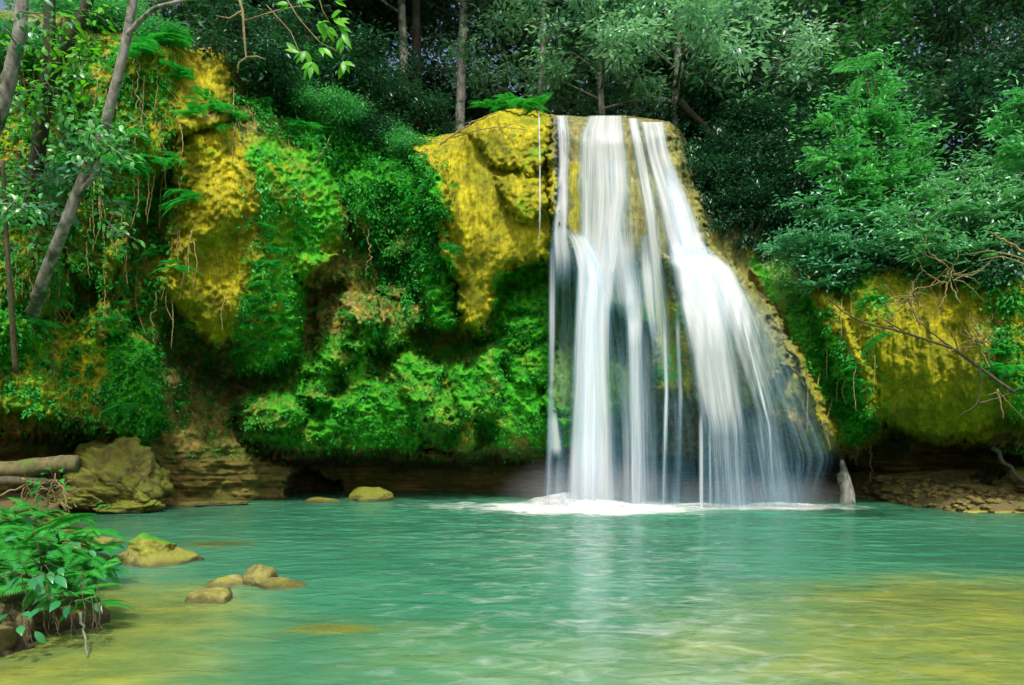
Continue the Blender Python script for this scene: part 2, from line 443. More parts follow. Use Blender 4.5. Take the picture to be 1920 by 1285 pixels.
GRN = [
 ([(-250,120),(160,60),(340,80),(340,560),(300,640),(300,800),(-250,800)], 30, .44),
 ([(440,240),(600,260),(660,400),(640,480),(580,530),(566,668),(455,705),(425,655),(440,560),(480,460),(470,330)], 26, .60),
 ([(540,540),(575,530),(568,672),(520,695),(450,705),(430,665),(520,640)], 12, 1.0),
 ([(340,240),(470,240),(450,650),(330,560)], 20, .28),
 ([(500,170),(700,220),(760,280),(830,330),(835,400),(800,440),(680,420),(600,340)], 24, .85),
 ([(780,450),(850,480),(862,615),(800,610)], 14, .95),
 ([(460,720),(580,640),(700,590),(850,650),(945,600),(960,520),(1030,520),(1030,760),(960,850),(470,850),(440,780)], 22, .58),
 ([(640,740),(760,720),(800,800),(760,845),(560,850),(560,760)], 18, 1.0),
 ([(930,240),(1035,220),(1030,400),(985,440),(930,330)], 20, .36),
 ([(930,510),(1060,490),(1210,620),(1210,740),(1030,860),(920,700)], 16, 1.0),
 ([(1395,480),(1450,470),(1520,560),(1600,700),(1640,800),(1600,840),(1560,780),(1500,650)], 16, 1.0),
 ([(200,600),(300,650),(310,800),(270,840),(200,800)], 22, .95),
 ([(-200,560),(60,560),(60,700),(-200,700)], 25, .8),
 ([(60,240),(180,200),(200,420),(80,520)], 40, .55),
 ([(1190,480),(1290,480),(1290,740),(1215,740)], 12, .45),
 ([(1560,470),(2200,460),(2200,600),(1900,620),(1700,560),(1620,640)], 30, .40), ([(1600,620),(1660,700),(1700,830),(1640,790)], 20, .28), ([(1850,600),(2200,600),(2200,820),(1890,800)], 22, .5),
 ([(960,760),(1010,780),(1020,850),(1000,860)], 10, .95),
 ([(480,120),(780,120),(800,260),(560,260)], 30, .7),
 ([(1500,380),(2200,380),(2200,480),(1500,480)], 30, .5),
]
def cover(px, py):
    wob = 15*fbm2(px/45, py/45, 4, 31); wob2 = 15*fbm2(px/45, py/45, 4, 37)
    qx, qy = px+wob, py+wob2
    y = np.zeros(px.shape); g = np.zeros(px.shape)
    for p, s, a in YEL: y = np.maximum(y, a*poly_w(qx, qy, p, s))
    for p, s, a in GRN: g = np.maximum(g, a*poly_w(qx, qy, p, s))
    strat = sstep(835, 862, qy)
    return y*(1-strat), g*(1-strat), strat

def cliff_raw(px, py, detail=True):
    d2 = (px[..., None]-BASE[:, 0])**2 + ((py[..., None]-BASE[:, 1])*1.1)**2
    w = 1/(d2+2500)**2
    Y = (w*BASE[:, 2]).sum(-1)/w.sum(-1)
    qx = px + 16*fbm2(px/50, py/50, 3, 3) + 5*noise2(px/9, py/9, 8)
    qy = py + 16*fbm2(px/50, py/50, 3, 5) + 7*noise2(px/8, py/14, 9)
    for poly, dep, ew in CAVES:
        Y = Y + dep*sstep(-ew*.3, ew, sdpoly(qx, qy, poly))
    for k, (poly, h, wt, wb_) in enumerate(LOBES):
        ys = [p[1] for p in poly]; y0, y1 = min(ys), max(ys)
        t = np.clip((qy-y0)/(y1-y0), 0, 1)
        sd = sdpoly(qx, qy, poly)
        ux, uy = sdpoly_dir(qx, qy, poly)
        dn_ = np.clip(uy, 0, 1)**2; up_ = np.clip(-uy, 0, 1)**2; sd_ = ux**2
        ew = wb_ + (wt*(1-t)**1.2)*up_ + wt*.55*sd_*(1-.5*t) + wt*.10*dn_*(1-t)
        prof = np.clip(sd/ew, 0, 1)
        prof = np.sqrt(np.clip(1-(1-prof)**2, 0, 1))
        swell = .75 + .25*np.sin(np.clip(t, 0, 1)*pi*.9)
        Y = Y - h*prof*swell
    return Y

_cols = np.arange(-260, 2190, 4.0); _rows = np.arange(-20, 1080, 4.0)
_gx, _gy = np.meshgrid(_cols, _rows)
_low = np.concatenate([cliff_raw(_gx[i:i+40], _gy[i:i+40]) for i in range(0, len(_rows), 40)])
def cliffY(px, py):
    """smooth depth of the rock (without small relief) by bilinear lookup"""
    px, py = np.asarray(px, float), np.asarray(py, float)
    fx = np.clip((px-_cols[0])/4, 0, len(_cols)-1.001); fy = np.clip((py-_rows[0])/4, 0, len(_rows)-1.001)
    ix, iy = fx.astype(int), fy.astype(int); tx, ty = fx-ix, fy-iy
    return ((_low[iy, ix]*(1-tx)+_low[iy, ix+1]*tx)*(1-ty) + (_low[iy+1, ix]*(1-tx)+_low[iy+1, ix+1]*tx)*ty)

TOPX = [-260, 0, 120, 180, 260, 350, 430, 450, 500, 600, 700, 780, 860, 900, 940, 980, 1040, 1100, 1170, 1255, 1275, 1310, 1360, 1430, 1500, 1600, 1750, 1920, 2190]
TOPY = [20, 20, 30, 55, 58, 85, 92, 130, 150, 170, 215, 262, 248, 222, 206, 203, 216, 219, 216, 228, 245, 300, 350, 400, 420, 430, 430, 430, 430]
def topline(px): return np.interp(px, TOPX, TOPY) + 5*fbm2(np.asarray(px)/30., 0*np.asarray(px), 3, 12)*np.where((np.asarray(px) > 1040) & (np.asarray(px) < 1250), .3, 1)

def build_cliff():
    nc, nr = 1150, 430
    px = np.linspace(-255, 2185, nc)[None, :].repeat(nr, 0)
    tl = topline(px[0])
    v = np.linspace(0, 1, nr)[:, None]
    py = tl[None]*(1-v) + 1065*v
    Y = cliff_raw(px, py)
    yw, gw, sw = cover(px, py)
    # small relief in metres
    drap = fbms(px/60, py/260, 2, 50)*.34 + fbms(px/20, py/90, 3, 51)*.13 + fbm2(px/30, py/40, 4, 53, billow=True)*.07 + fbm2(px/5, py/12, 2, 56)*.03
    lump = fbm2(px/26, py/24, 5, 61, billow=True)*.28 + fbm2(px/7, py/7, 2, 66)*.03 + fbm2(px/62, py/48, 3, 68, billow=True)*.34*sstep(430, 600, py)*sstep(440, 560, px)*(1-sstep(1000, 1060, px))
    lay = fbms(px/160, py/11, 4, 71)*.17 + fbm2(px/40, py/26, 5, 73)*.30
    rough = fbm2(px/40, py/40, 6, 81)*.38 + fbm2(px/9, py/14, 3, 86)*.08
    wy = yw*(1-.6*gw); wg = gw; ws_ = sw; wr = np.clip(1-wy-wg-ws_, 0, 1)
    tot = wy+wg+ws_+wr
    rel = (drap*wy+lump*wg+lay*ws_+rough*wr)/tot
    wf = sstep(1025, 1040, px)*(1-sstep(1420, 1540, px))*sstep(190, 200, py)*(1-sstep(740, 800, py))
    rel = rel*(1-.85*wf)
    edge = sstep(0, 30, py-tl[None])
    Y = Y - rel*(.3+.7*edge)
    # rounded brow at the very top
    Y = Y + .5*(1-sstep(0, 22, py-tl[None]))**2
    P = at(px, py, Y)
    # plateau running back from the brow
    top = P[0]
    nb = 46
    back = []
    s = (np.linspace(0, 1, nb)**1.8)[1:]
    for a in s[::-1]:
        q = top.copy()
        q[:, 1] += a*42
        q[:, 0] = top[:, 0]*(1+a*1.4)
        hill = .15*a*42*sstep(0, 1, a*1.5)*.35
        q[:, 2] = top[:, 2]*(1-.0) - .25*sstep(0, .05, a) + hill + .5*fbm2(q[:, 0]/2.5, q[:, 1]/2.5, 4, 91)*sstep(0, .06, a)
        # even out the plateau height further back
        q[:, 2] = q[:, 2]*(1-sstep(.05, .5, a)) + (10.2+hill+.7*fbm2(q[:, 0]/5, q[:, 1]/5, 3, 95))*sstep(.05, .5, a)
        back.append(q)
    B = np.stack(back)
    V = np.concatenate([B, P])
    z = np.zeros((nb-1, nc))
    cov = np.stack([np.concatenate([z+0*z, yw]), np.concatenate([z+.25, gw]), np.concatenate([z, sw])], -1)
    wet = np.concatenate([z, wf])
    me = mesh_np('cliff', V.reshape(-1, 3), None, gridfaces(V.shape[0], nc)[:, ::-1], M_cliff, True,
                 {'cover': cov.reshape(-1, 3), 'wet': wet.ravel()})
    o = link('cliff', me); tag(o, kind='structure')
    return P, (yw, gw, sw), px, py, Y

def cliff_material():
    m, nt = newmat('mossy_cliff_rock')
    tc = N(nt, 'TexCoord').outputs['Object']
    cov = attr(nt, 'cover').outputs['Vector']
    sp = N(nt, 'SeparateXYZ'); nt.links.new(cov, sp.inputs[0])
    nbig = noise_n(nt, tc, .9, 6, .62); nmid = noise_n(nt, tc, 4.5, 6, .65); nfine = noise_n(nt, tc, 26, 4, .7)
    vs = mapping(nt, tc, (5, 5, .8)); nstr = noise_n(nt, vs, 1.6, 6, .65)
    # bare rock: brown to olive grey
    rock = ramp(nt, nmid, [(.28, (.05, .04, .010)), (.5, (.20, .16, .035)), (.72, (.42, .36, .10))])
    rock = mixc(nt, smooth_fac(nt, nbig, .48, .62), rock, (.06, .12, .015))
    # yellow tufa moss
    nys = mth(nt, 'ADD', mth(nt, 'MULTIPLY', nstr, .3), mth(nt, 'MULTIPLY', noise_n(nt, tc, 1.6, 7, .7), .4))
    nys = mth(nt, 'ADD', nys, mth(nt, 'MULTIPLY', noise_n(nt, mapping(nt, tc, (16, 16, 2.2)), 1.5, 4, .7), .3))
    yel = ramp(nt, nys, [(.36, (.07, .08, .003)), (.45, (.19, .19, .004)), (.53, (.35, .325, .006)), (.65, (.68, .60, .02))])
    yel = mixc(nt, mth(nt, 'MULTIPLY', smooth_fac(nt, noise_n(nt, tc, .7, 5, .6), .46, .62), .7), yel, (.13, .16, .006))
    yel = mixc(nt, mth(nt, 'MULTIPLY', smooth_fac(nt, nmid, .5, .72), .7), yel, (.16, .165, .008))
    yel = mixc(nt, smooth_fac(nt, nfine, .6, .8), yel, (.10, .09, .01))
    # green moss
    grn = ramp(nt, nmid, [(.25, (.008, .10, .006)), (.42, (.018, .25, .006)), (.6, (.06, .42, .008)), (.8, (.22, .55, .012))])
    grn = mixc(nt, mth(nt, 'MULTIPLY', smooth_fac(nt, nfine, .55, .75), .6), grn, (.008, .09, .006))
    grn = mixc(nt, mth(nt, 'MULTIPLY', smooth_fac(nt, nbig, .52, .68), .55), grn, (.22, .19, .02))
    # bedded rock at the foot
    v2 = mapping(nt, tc, (.5, .5, 7)); nb = noise_n(nt, v2, 1.4, 6, .65, .6)
    bed = ramp(nt, nb, [(.3, (.04, .032, .008)), (.5, (.16, .125, .028)), (.7, (.32, .26, .06))])
    bed = mixc(nt, smooth_fac(nt, nbig, .42, .6), bed, (.10, .11, .02))
    def cut(ch, nz, k=.9):
        return smooth_fac(nt, mth(nt, 'ADD', ch, mth(nt, 'MULTIPLY', mth(nt, 'SUBTRACT', nz, .5), k)), .38, .62)
    c = mixc(nt, cut(sp.outputs[0], nstr, 1.1), rock, yel)
    npat = mth(nt, 'ADD', mth(nt, 'MULTIPLY', noise_n(nt, tc, 1.3, 9, .72), .65), mth(nt, 'MULTIPLY', nfine, .35))
    c = mixc(nt, cut(sp.outputs[1], npat, 2.2), c, grn)
    c = mixc(nt, cut(sp.outputs[2], nmid, .5), c, bed)
    wet = attr(nt, 'wet').outputs['Fac']
    wet = mth(nt, 'MULTIPLY', wet, mth(nt, 'SUBTRACT', 1.0, mth(nt, 'MULTIPLY', smooth_fac(nt, sp.outputs[0], .6, .9), .8)))
    wetc = ramp(nt, nstr, [(.3, (.07, .07, .03)), (.5, (.20, .21, .08)), (.7, (.36, .37, .22))])
    c = mixc(nt, mth(nt, 'MULTIPLY', wet, .6), c, wetc)
    p = N(nt, 'BsdfPrincipled'); nt.links.new(c, p.inputs['Base Color'])
    p.inputs['Roughness'].default_value = .8; p.inputs['Specular IOR Level'].default_value = .25
    h = mth(nt, 'ADD', mth(nt, 'MULTIPLY', nmid, .6), mth(nt, 'MULTIPLY', nfine, .5))
    h = mth(nt, 'ADD', h, mth(nt, 'MULTIPLY', noise_n(nt, tc, 70, 2, .6), .25))
    bmp = N(nt, 'Bump'); bmp.inputs['Distance'].default_value = .09; nt.links.new(h, bmp.inputs['Height'])
    nt.links.new(mth(nt, 'SUBTRACT', .9, mth(nt, 'MULTIPLY', sp.outputs[0], .5)), bmp.inputs['Strength']); nt.links.new(bmp.outputs[0], p.inputs['Normal'])
    out(nt, p.outputs[0]); return m
M_cliff = cliff_material()
CP, (CYW, CGW, CSW), CPX, CPY, CYY = build_cliff()

# ------------------------------------------------------------------ pool bed, banks and water
def bed_z(X, Y):
    pxx = X/np.maximum(Y, .5)*F+CX
    deep = -1.5*np.ones_like(X)
    near = sstep(9.0, 5.2, Y)
    wob = .5*fbm2(X/1.7, Y/1.7, 3, 99)
    right = sstep(.3, 3.7, X + wob - .1*(Y-5))*sstep(9.6, 6.6, Y + wob - .10*X)
    left = sstep(-1.9, -3.3, X + wob*1.2 + .1*(Y-6))*sstep(9.6, 6.6, Y + wob)
    z = deep + 1.34*right + 1.34*left*(1-right) + .80*near*(1-right)*(1-left)
    z = z + .07*fbm2(X/1.6, Y/1.1, 3, 101)
    farL = sstep(-5.0, -8.5, X + .35*(Y-9))*sstep(3, 6, Y)
    z = z*(1-farL) + farL*(.12 + .10*fbm2(X/.8, Y/.8, 4, 105) + .05*np.clip(-X-7, 0, 5))
    shoreR = sstep(8.6, 10.6, X-.42*(18-Y)*0)*sstep(14.2, 16.0, Y + .18*(X-10))
    z = z*(1-shoreR) + shoreR*(.15 + .13*fbm2(X/.5, Y/.5, 4, 108, True) + .1*np.clip(Y-16, 0, 4))
    z = z + sstep(2.5, -1.5, Y)*1.9
    z = z + np.clip(np.abs(X)-16, 0, 10)*.4
    return z
xs = np.concatenate([np.linspace(-60, -14, 24)[:-1], np.linspace(-14, 16, 420), np.linspace(16, 60, 24)[1:]])
ys = np.concatenate([np.linspace(-60, 1, 30)[:-1], np.linspace(1, 24, 330), np.linspace(24, 90, 20)[1:]])
GX, GY = np.meshgrid(xs, ys)
GZ = bed_z(GX, GY)
m, nt = newmat('pool_bed_silt')
tc = N(nt, 'TexCoord').outputs['Object']
n1 = noise_n(nt, tc, 1.1, 5, .6); n2 = noise_n(nt, tc, 9, 5, .65)
c = ramp(nt, n2, [(.3, (.22, .20, .02)), (.5, (.44, .40, .03)), (.72, (.62, .58, .07))])
c = mixc(nt, smooth_fac(nt, n1, .5, .66), c, (.17, .17, .02))
sxyz = N(nt, 'SeparateXYZ'); nt.links.new(tc, sxyz.inputs[0])
c = mixc(nt, smooth_fac(nt, sxyz.outputs[2], -.03, .05), c, (.12, .095, .03))
p = N(nt, 'BsdfPrincipled'); nt.links.new(c, p.inputs['Base Color']); p.inputs['Roughness'].default_value = .85
nt.links.new(bump(nt, n2, .8, .06), p.inputs['Normal']); out(nt, p.outputs[0])
tag(link('ground', mesh_np('ground', np.stack([GX, GY, GZ], -1).reshape(-1, 3), None, gridfaces(len(ys), len(xs)), m)), kind='structure')

# water: level sheet with a turbidity value from the real depth below it
m, nt = newmat('turquoise_pool_water')
tc = N(nt, 'TexCoord').outputs['Object']
tb = attr(nt, 'turbid').outputs['Fac']; fm = attr(nt, 'foam_sheen').outputs['Fac']
nlow = noise_n(nt, tc, .35, 3, .5)
milk = mixc(nt, smooth_fac(nt, nlow, .35, .65), (.034, .18, .10), (.055, .235, .135))
sl = attr(nt, 'silt').outputs['Fac']
n_s = noise_n(nt, mapping(nt, tc, (1, 1.6, 1)), 1.6, 4, .55)
siltc = ramp(nt, n_s, [(.3, (.15, .25, .07)), (.5, (.25, .32, .065)), (.7, (.38, .42, .07))])
milk = mixc(nt, sl, milk, siltc)
dif = N(nt, 'BsdfDiffuse'); nt.links.new(milk, dif.inputs[0])
trn = N(nt, 'BsdfTransparent'); trn.inputs[0].default_value = (.86, .95, .70, 1)
body = N(nt, 'MixShader'); nt.links.new(tb, body.inputs[0]); nt.links.new(trn.outputs[0], body.inputs[1]); nt.links.new(dif.outputs[0], body.inputs[2])
wv = mapping(nt, tc, (1.0, 1.9, 1)); w1 = noise_n(nt, wv, 1.9, 4, .5, .6)
w2 = noise_n(nt, mapping(nt, tc, (1.0, 1.8, 1)), 7.5, 3, .6, .5)
hh = mth(nt, 'ADD', w1, mth(nt, 'MULTIPLY', w2, .16))
bn = bump(nt, hh, .34, .09)
gl = N(nt, 'BsdfGlossy'); gl.inputs['Roughness'].default_value = .13; nt.links.new(bn, gl.inputs['Normal'])
nt.links.new(bn, dif.inputs['Normal'])
fr = N(nt, 'Fresnel'); fr.inputs[0].default_value = 1.33; nt.links.new(bn, fr.inputs['Normal'])
surf = N(nt, 'MixShader'); nt.links.new(fr.outputs[0], surf.inputs[0]); nt.links.new(body.outputs[0], surf.inputs[1]); nt.links.new(gl.outputs[0], surf.inputs[2])
fo = N(nt, 'BsdfDiffuse'); fo.inputs[0].default_value = (.86, .9, .88, 1)
nf = noise_n(nt, mapping(nt, tc, (.8, 1.7, 1)), 2.6, 6, .62, 1.0)
ff = smooth_fac(nt, mth(nt, 'ADD', fm, mth(nt, 'MULTIPLY', mth(nt, 'SUBTRACT', nf, .5), 1.3)), 0.32, 1.6)
fin = N(nt, 'MixShader'); nt.links.new(ff, fin.inputs[0]); nt.links.new(surf.outputs[0], fin.inputs[1]); nt.links.new(fo.outputs[0], fin.inputs[2])
out(nt, fin.outputs[0]); M_water = m
wx = np.concatenate([np.linspace(-60, -14, 12)[:-1], np.linspace(-14, 16, 500), np.linspace(16, 60, 12)[1:]])
wy_ = np.concatenate([np.linspace(-40, 3, 20)[:-1], np.linspace(3, 22, 420)])
WX, WY = np.meshgrid(wx, wy_)
depth = np.clip(-bed_z(WX, WY), 0, 5)
turb = .50+.5*(1-np.exp(-np.clip(depth-.03, 0, 9)*3.0))
_sd = np.clip(1.38-depth, 0, 1.38)/1.3
_sd = np.where(WY < 12, _sd, _sd*sstep(15, 12, WY))
for _ in range(26):
    _sd[1:-1] = .25*_sd[:-2]+.5*_sd[1:-1]+.25*_sd[2:]; _sd[:, 1:-1] = .25*_sd[:, :-2]+.5*_sd[:, 1:-1]+.25*_sd[:, 2:]
silt = sstep(.26, 1.15, _sd + .24*fbm2(WX/2.2, WY/1.2, 5, 121))
for sx_, sy_, ra_, rb_, ta_, sl_ in ((-1.62, 6.05, .42, .17, .5, .95), (-4.7, 10.9, .55, .35, .45, .5)):   # thin water over the two sunken stones
    k_ = np.exp(-(((WX-sx_)/ra_)**2+((WY-sy_)/rb_)**2)**1.5)
    turb = turb*(1-k_)+ta_*k_; silt = np.maximum(silt, k_*sl_)
foam_sheen = np.zeros_like(WX)
for fx_, fy_, rx_, ry_, a_ in ((1.9, 16.5, 3.0, 1.7, 1.6), (3.2, 17.1, 2.6, .8, .8), (6.0, 16.6, 2.7, .8, 1.25), (-.2, 16.9, 3.0, 1.3, .75), (1.8, 15.4, 4.5, 1.3, .42)):
    foam_sheen = np.maximum(foam_sheen, a_*np.exp(-(((WX-fx_)/rx_)**2+((WY-fy_)/ry_)**2)))
scum_sheen = .25*np.exp(-((WX-1.0)/2.6)**2)*sstep(17, 12, WY)+.20*sstep(17, 14, WY)*sstep(-6, -2, WX)  # thin froth, plus the whitish reflection of the falls painted into the water colour
foam_sheen = np.maximum(foam_sheen, scum_sheen)
amp = .05*np.exp(-((WX-2.5)/7)**2-((WY-16)/5)**2)+.012
WZ = amp*fbm2(WX*1.1, WY*2.2, 4, 111) + .12*np.exp(-(((WX-1.9)/1.5)**2+((WY-17.2)/.6)**2))*(.6+.8*fbm2(WX*3, WY*3, 3, 113))
tag(link('water', mesh_np('water', np.stack([WX, WY, WZ], -1).reshape(-1, 3), None, gridfaces(len(wy_), len(wx)), M_water, True,
    {'silt': silt.ravel(), 'turbid': turb.ravel(), 'foam_sheen': foam_sheen.ravel()})), kind='structure')

def rock_mesh0(c, r, mat, nu=32, nv=18):
    u = np.linspace(0, 2*pi, nu, endpoint=False)[None]; v = np.linspace(0, pi, nv)[:, None]
    d = np.stack([np.sin(v)*np.cos(u), np.sin(v)*np.sin(u), np.cos(v)*np.ones_like(u)], -1)
    i = np.arange(nv-1)[:, None]*nu; j = np.arange(nu)[None]; j2 = (j+1) % nu
    return mesh_np('mist', d.reshape(-1, 3), None, np.stack([i+j, i+nu+j, i+nu+j2, i+j2], -1).reshape(-1, 4), mat, True)
# ------------------------------------------------------------------ waterfall
def falls_material():
    m, nt = newmat('silky_falling_water')
    uv = attr(nt, 'flow').outputs['Vector']
    dn = attr(nt, 'dens').outputs['Fac']
    a = noise_n(nt, mapping(nt, uv, (7, .22, 1)), 1.0, 3, .55, .0)
    b = noise_n(nt, mapping(nt, uv, (32, .35, 1)), 1.0, 3, .6, .0)
    s = mth(nt, 'ADD', mth(nt, 'MULTIPLY', a, .55), mth(nt, 'MULTIPLY', b, .45))
    s = mth(nt, 'MULTIPLY', mth(nt, 'SUBTRACT', s, .5), 1.15)
    t = mth(nt, 'ADD', s, dn)
    al = mth(nt, 'MULTIPLY', smooth_fac(nt, t, .05, 1.25), .94)
    al = mth(nt, 'MULTIPLY', al, smooth_fac(nt, dn, .0, .12))
    d = N(nt, 'BsdfDiffuse')
    dc = mixc(nt, smooth_fac(nt, t, .2, .85), (.17, .42, .62), (.82, .88, .93))  # thin water tinted blue, imitating the shade on the falls in its colour
    nt.links.new(dc, d.inputs[0])
    tl = N(nt, 'BsdfTranslucent'); tl.inputs[0].default_value = (.55, .76, .92, 1)
    mx = N(nt, 'MixShader'); mx.inputs[0].default_value = .3; nt.links.new(d.outputs[0], mx.inputs[1]); nt.links.new(tl.outputs[0], mx.inputs[2])
    tr = N(nt, 'BsdfTransparent')
    fx = N(nt, 'MixShader'); nt.links.new(al, fx.inputs[0]); nt.links.new(tr.outputs[0], fx.inputs[1]); nt.links.new(mx.outputs[0], fx.inputs[2])
    out(nt, fx.outputs[0]); return m
M_falls = falls_material()
def curtain(name, L, Rr, dens, off=.08, seed=0, edge=.18, nrow=120, parent=None, taper=(0, 0), loc=(0, 0, 0)):
    """a sheet of water between two edge lines (photo rows), hugging the rock and then falling free. dens: [(row, density)]"""
    L = np.array(L, float); Rr = np.array(Rr, float)
    y0, y1 = max(L[0, 1], Rr[0, 1]), min(L[-1, 1], Rr[-1, 1])
    rows = np.linspace(y0, y1, nrow)
    lx = np.interp(rows, L[:, 1], L[:, 0]); rx = np.interp(rows, Rr[:, 1], Rr[:, 0])
    k = np.array([.25, .5, .25])
    for _ in range(6):
        lx[1:-1] = np.convolve(lx, k, 'same')[1:-1]; rx[1:-1] = np.convolve(rx, k, 'same')[1:-1]
    wpx = max(abs(rx-lx).max(), 4); ncol = int(max(6, min(90, wpx/3)))
    u = np.linspace(0, 1, ncol)[None]
    px = lx[:, None]*(1-u)+rx[:, None]*u; py = rows[:, None].repeat(ncol, 1)
    Yc = cliffY(px, py)
    Yw = np.minimum.accumulate(Yc, 0)
    for _ in range(14):
        Yw[1:-1] = .25*Yw[:-2]+.5*Yw[1:-1]+.25*Yw[2:]
        Yw[:, 1:-1] = .25*Yw[:, :-2]+.5*Yw[:, 1:-1]+.25*Yw[:, 2:]
    Yw = np.minimum(Yw, Yc)
    for _ in range(4):
        Yw[1:-1] = .25*Yw[:-2]+.5*Yw[1:-1]+.25*Yw[2:]
        Yw[:, 1:-1] = .25*Yw[:, :-2]+.5*Yw[:, 1:-1]+.25*Yw[:, 2:]
    off = off + .06
    Yw = Yw - off - .05*noise2(px/14+seed, py/200, seed)
    # the foot goes straight down to the water
    P = at(px, py, Yw)
    P[..., 2] = np.maximum(P[..., 2], -.02)
    d = np.interp(rows, [q[0] for q in dens], [q[1] for q in dens])[:, None]
    e = np.minimum(sstep(0, min(.48, edge*1.5), u), sstep(0, min(.48, edge*1.5), 1-u))
    dd = d*e
    if taper[0]: dd = dd*sstep(0, taper[0], rows-y0)[:, None]
    if taper[1]: dd = dd*sstep(0, taper[1], y1-rows)[:, None]
    wm = np.broadcast_to(np.mean(rx-lx)/F*17.5, px.shape)
    fl = np.stack([u*wm + seed*3.7, (py/F*17.5)+seed*1.3, 0*px+seed], -1)
    me = mesh_np(name, P.reshape(-1, 3)-np.array(loc), None, gridfaces(nrow, ncol), M_falls, True, {'flow': fl.reshape(-1, 3), 'dens': dd.ravel()})
    return link(name, me, parent)
BW = 952
froot = empty('waterfall', (2.6, 17.2, 0))
tag(froot, 'tall white silky waterfall fanning out over a mossy rock dome into the pool', 'waterfall')
FL = (2.6, 17.2, 0)
